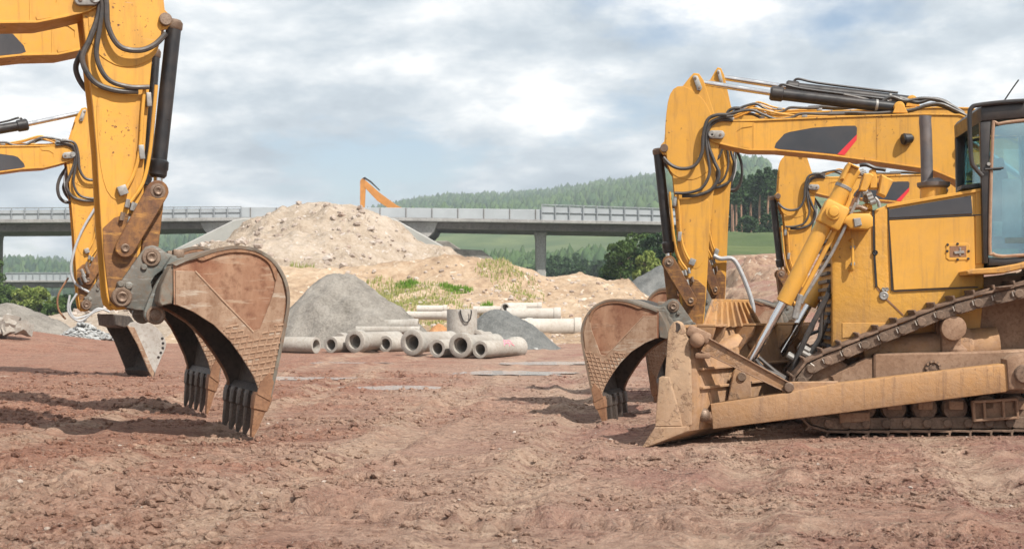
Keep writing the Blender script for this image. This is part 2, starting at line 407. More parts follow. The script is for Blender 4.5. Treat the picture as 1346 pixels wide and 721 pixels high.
    MB().lathe(b1-(b1-b0).normalized()*.07*k, b1-b0, [(0, .085*k), (.02*k, .105*k), (.10*k, .108*k), (.12*k, .098*k), (.17*k, .098*k), (.2*k, .075*k)], 24).build('gland', M['black'], bc)
    MB().lathe(b0-(b1-b0).normalized()*.03*k, b1-b0, [(0, .07*k), (.03*k, .095*k), (.09*k, .095*k), (.11*k, .085*k)], 24).build('end_collar', M['pin'], bc)
    MB().cyl(b1, b2, .05*k).build('rod', M['chrome'], bc)
    pinat('cylinder_pin', r2l((873, 195)), -sw-.07*k, sw+.07*k, .068, M['pin'], yref=-sw)
    # ---- linkage
    rodend, idle, ctop, clow = (207, 251), (164, 326), (198.6, 338), (160, 390)
    lw = sw+.09*k
    def link(nm, pa, pb, ra, rb, y0, y1, mat):
        A, B = Q(pa, -lw), Q(pb, -lw)
        d = Vector((B.x-A.x, B.z-A.z)); an = math.atan2(d.y, d.x); pts = []
        for i in range(9): t = an+math.pi/2+math.pi*i/8; pts.append((A.x+ra*k*math.cos(t), A.z+ra*k*math.sin(t)))
        for i in range(9): t = an-math.pi/2+math.pi*i/8; pts.append((B.x+rb*k*math.cos(t), B.z+rb*k*math.sin(t)))
        return MB().prism([Vector((x, y0, z)) for x, z in pts], [Vector((x, y1, z)) for x, z in pts], .008*k).build(nm, mat, root)
    for sg in (1, -1):
        link('idler_link', rodend, idle, .115, .10, sg*(-lw-.025*k), sg*(-lw+.045*k), M['yellow_low'])
        bosses('link_pin', rodend, lw-.005*k, .085, root)
        bosses('link_pin', idle, lw-.015*k, .085, root)
        break
    link('idler_link', rodend, idle, .115, .10, lw+.025*k, lw-.045*k, M['yellow_low'])
    link('h_link', (206, 258), ctop, .10, .085, -sw+.03*k, -sw+.13*k, M['yellow_low'])
    link('h_link', (206, 258), ctop, .10, .085, sw-.03*k, sw-.13*k, M['yellow_low'])
    # ---- quick coupler
    z3 = lambda pts: [(70+x/2.2545, 280+y/2.2545) for x, y in pts]
    cp = z3([(258, 118), (272, 100), (292, 95), (312, 101), (335, 118), (366, 128), (352, 150), (325, 166), (300, 185), (288, 205), (292, 228), (308, 240), (300, 262), (278, 288), (250, 287), (215, 280), (182, 266), (172, 246), (183, 226), (215, 180), (236, 150)])
    cw = sw+.06*k
    coup = None
    for sg in (1, -1):
        q = flat(cp, -cw)
        o = MB().prism([Vector((v.x, sg*(-cw-.03*k), v.z)) for v in q], [Vector((v.x, sg*(-cw+.03*k), v.z)) for v in q], .01*k, 2).build('coupler_plate', M['coupler'], root)
        coup = coup or o
    bosses('coupler_pin', ctop, cw+.02*k, .10, root)
    bosses('coupler_pin', clow, cw+.02*k, .105, root)
    for p, r in (((188.4, 351), .034), ((168.5, 375.4), .04), ((158, 373), .034)):
        c = Q(p, -cw); MB().cyl((c.x, -cw-.06*k, c.z), (c.x, cw+.06*k, c.z), r*k, 18, .008*k).build('coupler_bolt', M['coupler'], root)
    # body of the coupler between the plates
    P('coupler_block', z3([(270, 128), (330, 135), (352, 142), (310, 175), (290, 215), (300, 245), (272, 270), (200, 255), (240, 190)]), -cw+.03*k, cw-.03*k, M['coupler'], .01)
    # ---- bucket
    bk = z3
    if True:
        outer = [(352, 150), (384, 136), (430, 122), (480, 105), (540, 96), (600, 105), (652, 137), (687, 190), (700, 250), (692, 322), (664, 462), (645, 545)]
        outer = [tuple(p) for p in smooth_poly(outer, 4, False)]
        inner = [(603, 548), (604, 520), (588, 480), (557, 430), (521, 380), (471, 330), (411, 292), (354, 273)]
        inner = [tuple(p) for p in smooth_poly(inner, 3, False)]
        op = flat(bk(outer), -kw); ip = inset([(v.x, v.z) for v in op] + [(v.x, v.z) for v in flat(bk(inner), -kw)], .035*k)[:len(op)]
        ring_o = [(v.x, v.z) for v in op]
        ring = ring_o + ip[::-1]
        e = .03*k
        bucket = MB().prism([Vector((x, -kw-e, z)) for x, z in ring], [Vector((x, kw+e, z)) for x, z in ring], .008*k).build('bucket', M['shell'], root, 40)
        # inside skin, coloured near black for the shade in the bucket
        ii = inset(ring_o + [(v.x, v.z) for v in flat(bk(inner), -kw)], .05*k)[:len(op)]
        sk = ip + ii[::-1]
        MB().prism([Vector((x, -kw+.03*k, z)) for x, z in sk], [Vector((x, kw-.03*k, z)) for x, z in sk]).build('shade_skin', M['inside'], bucket, 40)
        face = [(v.x, v.z) for v in op] + [(v.x, v.z) for v in flat(bk(inner), -kw)]
        face = inset(face, .012*k)
        for sg in (1, -1):
            MB().prism([Vector((x, sg*(-kw+.031*k), z)) for x, z in inset(face, .02*k)], [Vector((x, sg*(-kw+.036*k), z)) for x, z in inset(face, .02*k)]).build('shade_lining', M['inside'], bucket, 40)  # thin dark sheet added to paint shade on the inner side
            MB().prism([Vector((x, sg*-kw, z)) for x, z in face], [Vector((x, sg*(-kw+.03*k), z)) for x, z in face], .004*k).build('side_plate', M['rust'], bucket, 40)
            def onside(nm, pts, mat, t, bev=.004):
                q = flat(bk(pts), -kw)
                return MB().prism([Vector((v.x, sg*(-kw-t*k), v.z)) for v in q], [Vector((v.x, sg*(-kw+.004*k), v.z)) for v in q], bev*k).build(nm, mat, bucket, 40)
            front = [(362, 170), (420, 172), (505, 268), (590, 348), (612, 342), (628, 300), (652, 235), (663, 172), (676, 195), (688, 250), (680, 322), (656, 455), (638, 540), (608, 540), (607, 520), (591, 480), (560, 430), (524, 380), (474, 330), (414, 292), (362, 270)]
            onside('wear_plate', front, M['bucket'], .016)
            q = flat(bk([(420, 172), (505, 262), (592, 352)]), -kw)
            MB().tube([Vector((v.x, sg*(-kw-.014*k), v.z)) for v in q], .011*k, 8, 3).build('weld_bead', M['silver'] if False else M['weld'], bucket)
            # thick rubbing bar around the heel
            heel = smooth_poly([(425, 128), (480, 112), (540, 103), (600, 112), (645, 142), (662, 172), (658, 200), (640, 152), (600, 124), (540, 116), (485, 126), (440, 142)], 3)
            onside('heel_bar', heel, M['cutter'], .022, .003)
            # cross-hatched weld beads
            reg = [(500, 340), (545, 330), (592, 372), (690, 312), (676, 390), (664, 450), (640, 520), (612, 520), (592, 478), (560, 426), (528, 380)]
            rg = [(v.x, v.z) for v in flat(bk(reg), -kw)]
            def clip(p, d):
                ts = []
                for i in range(len(rg)):
                    a, b2_ = Vector(rg[i]), Vector(rg[(i+1) % len(rg)]); ed = b2_-a; den = d.x*ed.y-d.y*ed.x
                    if abs(den) < 1e-9: continue
                    w = a-p; t = (w.x*ed.y-w.y*ed.x)/den; u = (w.x*d.y-w.y*d.x)/den
                    if 0 <= u < 1: ts.append(t)
                ts.sort(); return list(zip(ts[::2], ts[1::2]))
            mb = MB(); cen = Vector((sum(x for x, z in rg)/len(rg), sum(z for x, z in rg)/len(rg)))
            for an, sp_ in ((R(8*fs), .062), (R(72*fs), .066)):
                d = Vector((math.cos(an), math.sin(an))); nn = Vector((-d.y, d.x))
                for j in range(-18, 19):
                    for t0, t1 in clip(cen+nn*j*sp_*k, d):
                        if t1-t0 < .03: continue
                        m_ = max(2, int((t1-t0)/.08)); pts = []
                        for s_ in range(m_+1):
                            w = cen+nn*(j*sp_*k+random.uniform(-.005, .005))+d*(t0+(t1-t0)*s_/m_)
                            pts.append((w.x, sg*(-kw-.016*k), w.y))
                        mb.tube(pts, .0105*k, 5, 0)
            mb.build('weld_hatching', M['weld'], bucket)
            # corner cutter and ear
            onside('side_cutter', [(601, 535), (640, 556), (652, 500), (640, 470), (612, 500)], M['cutter'], .034)
        # lip with teeth
        la, lb = Q(bk([(602, 540)])[0], -kw), Q(bk([(642, 552)])[0], -kw)
        mb = MB(); lipq = [(la.x, la.z), (la.x+.03*fs*k, la.z-.05*k), (lb.x+.01*fs*k, lb.z-.03*k), (lb.x, lb.z+.08*k), (la.x+.1*fs*k, la.z+.1*k)]
        mb.prism([Vector((x, -kw-.02*k, z)) for x, z in lipq], [Vector((x, kw+.02*k, z)) for x, z in lipq], .008*k).build('lip', M['tooth'], bucket)
        tip = Q(bk([(592, 664)])[0], -kw)
        c0 = Vector(((la.x+lb.x)/2, 0, (la.z+lb.z)/2)); dn = Vector((tip.x-c0.x, 0, tip.z-c0.z)); L = dn.length; dn.normalize(); sd = Vector((dn.z, 0, -dn.x))
        for i in range(5):
            y = -kw+.06*k+(2*kw-.12*k)*i/4
            mb = MB(); secs = [(-.10, .085, .085), (.03, .085, .09), (.30, .08, .075), (.34, .065, .06), (.75, .052, .035), (.985, .042, .012), (1.0, .036, .008)]
            b = mb.bm; rings = []
            for t, hw, ht in secs:
                o = c0+dn*L*t+Vector((0, y, 0))
                rings.append([b.verts.new(o+Vector((0, sx*hw*k, 0))+sd*sz*ht*k) for sx, sz in ((-1, -1), (-.6, -1.15), (.6, -1.15), (1, -1), (1, 1), (.6, 1.15), (-.6, 1.15), (-1, 1))])
            for A, B in zip(rings, rings[1:]):
                for j in range(8): b.faces.new((A[j], A[(j+1) % 8], B[(j+1) % 8], B[j]))
            b.faces.new(rings[0][::-1]); b.faces.new(rings[-1]); bmesh.ops.recalc_face_normals(b, faces=b.faces)
            tooth = mb.build('tooth', M['cutter'] if i == 0 else M['tooth'], bucket, 30)
        # hinge ears and hook
        ear = bk([(352, 152), (384, 138), (420, 128), (385, 165), (356, 172), (356, 230), (352, 268), (322, 275), (312, 262), (320, 215), (338, 175)])
        hook = smooth_poly(bk([(300, 215), (330, 172), (350, 160), (352, 190), (330, 230), (318, 265), (322, 300), (312, 322), (294, 326), (276, 318), (268, 300), (274, 275)]), 3)
        for sg in (1, -1):
            q = flat(hook, -cw-.1*k)
            MB().prism([Vector((v.x, sg*(-cw-.13*k), v.z)) for v in q], [Vector((v.x, sg*(-cw-.04*k), v.z)) for v in q], .012*k, 2).build('hook', M['coupler'], bucket)
            q = flat(ear, -kw*.98)
            MB().prism([Vector((v.x, sg*(-kw*.985), v.z)) for v in q], [Vector((v.x, sg*(-kw*.6), v.z)) for v in q], .012*k).build('ear', M['shell'], bucket)
            bs = (302, 302); c = Q(bk([bs])[0], -cw-.1*k)
            MB().lathe((c.x, sg*(-cw-.12*k), c.z), (0, -sg, 0), [(0, .1*k), (.03*k, .1*k), (.035*k, .08*k), (.02*k, .06*k), (.03*k, .03*k)], 24).build('hook_pin', M['pin'], bucket)
        P('top_plate', bk([(330, 160), (352, 128), (372, 134), (400, 128), (404, 138), (372, 152), (350, 175), (330, 190)]), -kw*.6, kw*.6, M['coupler'], .008, bucket)
        for sg in (1, -1):
            c = Q(bk([(376, 134)])[0], -cw); MB().box((c.x, sg*-cw*.6, c.z+.05*k), (.12*k, .10*k, .10*k), bev=.015*k).build('lifting_lug', M['pin'], bucket)
    if side == 'R':                                     # the bucket sits a little slewed in its coupler
        for o in subtree(bucket):
            if o.type == 'MESH':
                for v in o.data.vertices: v.co.x += .24*(v.co.y+kw)
    # ---- steel pipes and clamps on the near face of the stick, both sides of the machine alike
    ys = -sw-.045*k
    for sg in (1, -1):
        fl = lambda v: Vector((v.x, sg*v.y, v.z))
        for pts, r in (([(190, 118), (187, 150), (184, 195), (176, 228), (163, 252)], .020), ([(205.5, 112), (202, 150), (197, 200), (188, 240), (171, 266)], .020)):
            MB().tube([fl(Q(p, ys)) for p in pts], r*k, 8).build('steel_pipe', M['yellow'], stick)
        for cx, cy, w, h, an in ((195.5, 131, 8, 22, 4), (186, 200, 9, 22, 6), (161, 250, 15, 15, 22)):
            c = Q((cx, cy), ys); q = Q((cx+w, cy+h), ys)
            MB().box(fl(c), (abs(q.x-c.x)*.8, .07*k, abs(q.z-c.z)*.85), Matrix.Rotation(R(-an*fs), 3, 'Y'), .006*k).build('pipe_clamp', M['silver'], stick)
        for cx, cy in ((169, 262), (176, 266), (182, 268), (162, 279), (172, 285)):
            c = Q((cx, cy), ys); d = Q((cx-2.5, cy+11), ys)
            MB().cyl(fl(c), fl(d), .028*k, 6, .004).build('pipe_fitting', M['silver'] if cx > 165 else M['pin'], stick)
        z1 = lambda pts: RR([(850+x/3.277, 80+y/3.277) for x, y in pts])
        yh = -sw-.06*k
        for pts, r, y_, mt in (
            ([(345, 232), (300, 234), (262, 255), (244, 320), (238, 395), (205, 452), (150, 464), (105, 448), (72, 415)], .030, yh-.05, 'hose'),
            ([(372, 238), (320, 245), (272, 268), (255, 330), (262, 400), (271, 480), (240, 545), (180, 568), (120, 569)], .026, yh-.03, 'hose'),
            ([(372, 256), (310, 256), (268, 290), (264, 355), (290, 430), (312, 490), (280, 552), (220, 578), (152, 582)], .030, yh, 'hose'),
            ([(295, 378), (305, 440), (306, 500), (292, 560), (275, 592)], .030, -sw*.5, 'hose'),
            ([(298, 382), (322, 440), (318, 510), (290, 566)], .022, -sw*.3, 'greyhose'),
            ([(300, 382), (345, 445), (362, 500), (354, 555), (325, 588), (285, 594)], .034, -sw*.1, 'hose')):
            if sg < 0 and abs(y_) < sw: continue
            ho = MB().tube([fl(Q(p, y_)) for p in z1(pts)], r*k, 8).build('hose', M[mt], root)
            if abs(y_) < sw: ho['slack'] = 1
        # hoses along the top of the boom
        for j, pts in enumerate(([(345, 232), (380, 222), (450, 212), (505, 232), (560, 252), (620, 246), (668, 228), (760, 229), (852, 228)], [(372, 240), (430, 216), (470, 205), (560, 225), (640, 236)], [(372, 256), (440, 258), (560, 248), (700, 240), (852, 238)])):
            y_ = -bw+.06*k+j*.07*k
            MB().tube([fl(Q(p, y_)) for p in z1(pts)], (.024, .018, .02)[j]*k, 8).build('hose', M[('hose', 'yellow', 'yellow')[j]], root)
        z2 = lambda pts: RR([(1090+x/3.277, 80+y/3.277) for x, y in pts])
        for j, pts in enumerate(([(0, 225), (100, 222), (200, 225), (350, 212), (420, 190), (480, 185), (540, 210), (600, 240)], [(60, 145), (150, 165), (215, 180), (265, 155), (330, 172), (400, 162), (470, 168), (530, 195), (580, 225)], [(300, 160), (380, 180), (440, 165), (500, 178), (545, 215), (600, 250)])):
            y_ = -bw*.3+j*.05*k
            MB().tube([fl(Q(p, y_)) for p in z2(pts)], (.026, .03, .03)[j]*k, 8).build('hose', M['hose'], root)
        for x, y in ((325, 232), (365, 250), (505, 235), (680, 238)):
            c = Q(z1([(x, y)])[0], -bw*.7)
            MB().box(fl(c), (.09*k, .06*k, .045*k), bev=.006*k).build('pipe_clamp', M['silver'], boom)
    # work lamp on the boom side
    c = Q(r2l((1197, 184)), -bw-.06*k)
    lamp = MB().lathe((c.x+.05*k*fs, c.y, c.z+.02*k), (fs, -.25, -.12), [(-.1*k, .04*k), (-.06*k, .08*k), (.06*k, .1*k), (.09*k, .085*k), (.08*k, .02*k)], 18).build('work_lamp', M['black'], root)
    pinat('boom_cylinder_pin', r2l((1267, 190)), -bw-.11*k, bw+.11*k, .085, M['pin'], yref=-bw)
    # ---- body, tracks, cab (mostly beyond the picture edge or behind the other machines)
    bm_ = MB()
    for sg in (1, -1):
        pts = []
        for i in range(11): t = math.pi/2+math.pi*i/10; pts.append((-1.45*k+.42*k*math.cos(t), .45*k+.42*k*math.sin(t)))
        for i in range(11): t = -math.pi/2+math.pi*i/10; pts.append((1.45*k+.42*k*math.cos(t), .45*k+.42*k*math.sin(t)))
        tr = MB().prism([Vector((x, sg*.62*k, z)) for x, z in pts], [Vector((x, sg*1.16*k, z)) for x, z in pts], .02*k).build('track', M['track'], root)
        mb = MB()
        for i in range(7): mb.cyl((-1.2*k+.4*k*i, sg*1.12*k, .2*k), (-1.2*k+.4*k*i, sg*1.2*k, .2*k), .11*k)
        for s2 in (1, -1): mb.cyl((s2*1.45*k, sg*1.1*k, .45*k), (s2*1.45*k, sg*1.19*k, .45*k), .3*k)
        mb.build('roller', M['mud'], tr)
    MB().box((0, 0, .62*k), (2.2*k, 1.3*k, .5*k), bev=.05).cyl((0, 0, .8*k), (0, 0, 1.06*k), .65*k).build('undercarriage', M['mud'], root)
    X = lambda x: x*fs*k
    hb = [(X(1.35), 1.08*k), (X(1.35), 1.6*k), (X(-1.0), 1.9*k), (X(-1.75), 1.9*k), (X(-1.9), 1.5*k), (X(-1.8), 1.08*k)]
    MB().prism([Vector((x, -1.12*k, z)) for x, z in hb], [Vector((x, 1.12*k, z)) for x, z in hb], .04*k, 2).build('body', M['yellow'], root)
    cwp = [(X(-1.9), 1.12*k), (X(-2.2), 1.3*k), (X(-2.25), 1.8*k), (X(-1.75), 1.98*k)]
    MB().prism([Vector((x, -1.1*k, z)) for x, z in cwp], [Vector((x, 1.1*k, z)) for x, z in cwp], .05*k, 2).build('counterweight', M['decal'], root)
    cb = [(X(1.45), 1.2*k), (X(1.4), 2.0*k), (X(.95), 2.75*k), (X(-.25), 2.75*k), (X(-.3), 1.6*k), (X(-.1), 1.3*k)]
    y0, y1 = (.35*k, 1.1*k)
    cab = MB().prism([Vector((x, y0, z)) for x, z in cb], [Vector((x, y1, z)) for x, z in cb], .04*k, 2).build('cab', M['black'], root)
    wn = inset(cb, .09*k)
    MB().prism([Vector((x, y0-.006, z)) for x, z in wn], [Vector((x, y0+.01, z)) for x, z in wn]).build('window', M['glass'], cab)
    MB().prism([Vector((x, y1+.006, z)) for x, z in wn], [Vector((x, y1-.01, z)) for x, z in wn]).build('window', M['glass'], cab)
    # boom foot bracket
    ft = Q(r2l((1640, 380)))
    for sg in (1, -1):
        pts = [(ft.x-.45*k, 1.3*k), (ft.x-.15*k, ft.z+.15*k), (ft.x+.15*k, ft.z+.15*k), (ft.x+.45*k, 1.3*k)]
        MB().prism([Vector((x, sg*(bw+.03*k), z)) for x, z in pts], [Vector((x, sg*(bw+.09*k), z)) for x, z in pts], .01).build('boom_foot', M['yellow'], root)
    # boom lift cylinders
    for sg in (1, -1):
        A = Vector((X(1.3), sg*(bw+.17*k), 1.35*k)); B = Q(r2l((1267, 190)), 0); B.y = sg*(bw+.17*k)
        lc = MB().cyl(A, A.lerp(B, .62), .105*k).build('boom_cylinder', M['black'], root)
        MB().cyl(A.lerp(B, .62), B, .06*k).build('rod', M['chrome'], lc)
    return root, Q

GL = 'excavators resting their buckets on the dirt'
def mk_frame(mx, my, off, th):
    e = Vector((math.cos(th), math.sin(th), 0)); return Frame(Vector((mx, my, 0)) + e*off, th)
frL = mk_frame((300-673)*14.5/1700, 14.5, -8.9, R(25))
exL, QL = make_excavator(frL, 'L', 'big yellow excavator whose rust-stained bucket digs its teeth into the bare ground nearest the camera', GL)
frR = mk_frame((830-673)*17.3/1700, 17.3, 8.7, R(-6))
exR, QR = make_excavator(frR, 'R', 'yellow excavator with dark boom panel and red stripe, its bucket just beside the bulldozer blade', GL)

REACH = {'stick', 'bucket', 'idler_link', 'link_pin', 'h_link', 'coupler_plate', 'coupler_pin', 'coupler_bolt', 'coupler_block', 'bucket_cylinder', 'cylinder_pin', 'hose'}
def place_copy(src, fr, local, target, scale, label, pin=None, pin_px=None):
    """copy a whole machine so that its local point comes to stand at the target; its stick may be drawn in closer to the boom"""
    c = copy_tree(src); c['label'] = label; best = None
    for sq in ([1.0] if pin is None else [x/100 for x in range(40, 121)]):
        lx = local.x if pin is None else pin.x+(local.x-pin.x)*sq
        v = (fr.e*lx + fr.n*local.y + Vector((0, 0, local.z)))*scale; loc = Vector((target.x-v.x, target.y-v.y, 0))
        err = 0
        if pin is not None:
            w = loc+(fr.e*pin.x+fr.n*pin.y)*scale; err = abs(CX+F*w.x/w.y-pin_px)
        if best is None or err < best[0]: best = (err, sq, loc)
    _, sq, loc = best
    c.location = loc; c.scale = (scale,)*3; c['reach'] = sq
    if pin is not None:
        for ch in c.children:
            if ch.name.split('.')[0] in REACH: ch.scale.x = sq; ch.location.x = pin.x*(1-sq)
    return c
def ground_at(px, py): D = F*H/(py-CY); return Vector(((px-CX)*D/F, D, 0))
tl = QL((331.7, 575), -.74); tr_ = QR((331.7, 575), -.74*.774)
exL2 = place_copy(exL, frL, tl, ground_at(272, 546), 1.067, 'yellow excavator whose tan bucket shows inside the curve of the front bucket', QL(r2l((938, 178))), 137)
exR2 = place_copy(exR, frR, tr_, ground_at(866, 529), 1.12, 'yellow excavator half hidden behind the panel-striped one, its bucket behind the bulldozer blade', QR(r2l((938, 178))), 960)
D3 = 26.5; pL = QL(r2l((938, 178)))
exL3 = place_copy(exL, frL, pL, at(93, 207, D3), .97, 'far yellow excavator with narrow pale grey ditching bucket and a white hose along its stick')
pR = QR(r2l((938, 178)))
exR3 = place_copy(exR, frR, pR, at(1066, 265, 26.5), 1.05, 'distant yellow excavator arm seen through the bulldozer lift cylinders')

for ex in (exL, exR):                                  # the front machines have their slack hoses tied up out of sight
    for o in list(ex.children):
        if 'slack' in o: bpy.data.objects.remove(o)

# a narrow ditching bucket replaces the digging bucket on the far machine
def ditch_bucket(ex, th):
    for c in list(ex.children):
        if c.name.split('.')[0] == 'bucket':
            for o in subtree(c)[::-1]: bpy.data.objects.remove(o)
    fr = Frame(ex.location, th); s = ex.scale[2]
    near = lambda x, y, yy: fr.P(70+x/4.0045, 380+y/4.0045, yy)/s
    mb = MB()
    side = smooth_poly([(395, 190), (440, 170), (520, 182), (575, 235), (597, 290), (575, 350), (545, 420), (525, 470), (500, 420), (440, 270)], 2)
    w = .48
    q = [near(x, y, -w) for x, y in side]
    b = MB().prism([Vector((v.x, -w, v.z)) for v in q], [Vector((v.x, -w+.04, v.z)) for v in q], .008).build('bucket', M['ditch'], ex)
    MB().prism([Vector((v.x, w, v.z)) for v in q], [Vector((v.x, w-.04, v.z)) for v in q], .008).build('side_plate', M['inside'], b)  # far plate, inner sheet and shell coloured dark as the bucket's inner shade
    MB().prism([Vector((v.x, -w+.0405, v.z)) for v in q], [Vector((v.x, -w+.046, v.z)) for v in q]).build('shade_lining', M['inside'], b)
    ring = [near(x, y, -w) for x, y in smooth_poly([(395, 190), (440, 170), (520, 182), (575, 235), (597, 290), (575, 350), (545, 420), (525, 470)], 2, False)]
    r2 = [Vector((v.x-.03, v.y, v.z-.03)) for v in ring]
    MB().prism([Vector((v.x, -w+.041, v.z)) for v in ring+r2[::-1]], [Vector((v.x, w-.041, v.z)) for v in ring+r2[::-1]]).build('shell', M['inside'], b)
    edge = [near(x, y, -w) for x, y in [(385, 190), (425, 200), (470, 300), (530, 440), (522, 470), (500, 430), (440, 290)]]
    MB().prism([Vector((v.x, -w-.03, v.z)) for v in edge], [Vector((v.x, -w-.001, v.z)) for v in edge], .008).build('side_cutter', M['bucket'], b)
    lip = [near(x, y, -w) for x, y in [(500, 430), (525, 470), (536, 440), (520, 415)]]
    MB().prism([Vector((v.x, -w-.02, v.z)) for v in lip], [Vector((v.x, w+.02, v.z)) for v in lip], .008).build('lip', M['tooth'], b)
    for x, y in ((580, 258), (584, 283), (583, 308), (572, 333), (560, 357)):
        v = near(x-6, y, -w); MB().cyl((v.x, -w-.012, v.z), (v.x, -w+.005, v.z), .028, 10).build('bolt_hole', M['black'], b)
    ck = [near(x, y, -.4) for x, y in [(330, 130), (420, 140), (450, 180), (395, 205), (340, 190)]]
    MB().prism([Vector((v.x, -.35, v.z)) for v in ck], [Vector((v.x, .35, v.z)) for v in ck], .02).build('mounting_block', M['tooth'], b)
    for o in subtree(b):
        for v in o.data.vertices: v.co.x -= .36*(v.co.y+w)      # the bucket is tilted on its swivel
M['ditch'] = worn('pale_grey_bucket_steel', (.34, .32, .29), (.44, .42, .39), (.22, .18, .15), 2.5, .5, bumpd=.004)
ditch_bucket(exL3, R(25))

# long white hose hanging from the second machine's stick, and pipes bunched at the far one's stick foot
fr2 = Frame(exL3.location, R(25)); s2 = exL3.scale[2]
zz = lambda pts, y: [fr2.P(x/2.669, 170+yv/2.669, y)/s2 for x, yv in pts]
MB().tube(zz([(350, 250), (325, 290), (290, 350), (262, 420), (249, 490), (265, 540), (312, 570)], -.30), .026, 8).build('hose', M['greyhose'], exL3)
MB().tube(zz([(240, 520), (205, 580), (205, 630), (230, 665)], -.1), .02, 8).build('hose', M['cutter'], exL3)
for pts in ([(245, 580), (240, 640), (280, 672), (330, 640), (370, 628)], [(270, 575), (245, 620), (262, 660), (310, 650), (345, 628), (385, 640)]):
    MB().tube(zz(pts, -.42), .022, 8).build('hose', M['greyhose'], exL3)
for x, y, mt in ((285, 490, 'silver'), (290, 510, 'silver'), (275, 520, 'black'), (300, 480, 'pin')):
    a, b_ = zz([(x, y), (x+12, y+26)], -.40); MB().cyl(a, b_, .035, 8).build('pipe_fitting', M[mt], exL3)
fr3 = Frame(exR2.location, R(-6)); s3 = exR2.scale[2]
def z5(pts, y):
    q = [fr3.P(860+x/4.806, 320+yv/4.806, y)/s3 for x, yv in pts]
    return q
MB().tube(z5([(375, 75), (420, 95), (480, 92), (515, 118), (550, 185), (585, 270), (615, 360), (625, 430), (600, 500)], -.28), .03, 8).build('hose', M['greyhose'], exR2)
# ------------------------------------------------------------------ bulldozer
thD = R(-8)
frD = Frame(((1250-673)*14.6/1700, 14.6, 0), thD)
dz = thing('bulldozer', frD.root, thD, 'yellow bulldozer caked in dried mud with its blade lowered to the dirt', 'bulldozer')
DP = frD.P
def dprism(name, pts, y0, y1, mat, bev=.01, par=None, yref=None, seg=1, ang=35):
    q = [DP(px, py, y0 if yref is None else yref) for px, py in pts]
    return MB().prism([Vector((v.x, y0, v.z)) for v in q], [Vector((v.x, y1, v.z)) for v in q], bev, seg).build(name, mat, par or dz, ang)
def sx(v, y): return Vector((v.x, y, v.z))
z4 = lambda pts: [(960+x/2.404, 200+y/2.404) for x, y in pts]
z6 = lambda pts: [(1030+x/2.883, 350+y/2.883) for x, y in pts]
z5b = lambda pts: [(840+x/4.004, 420+y/4.004) for x, y in pts]
hw = .62
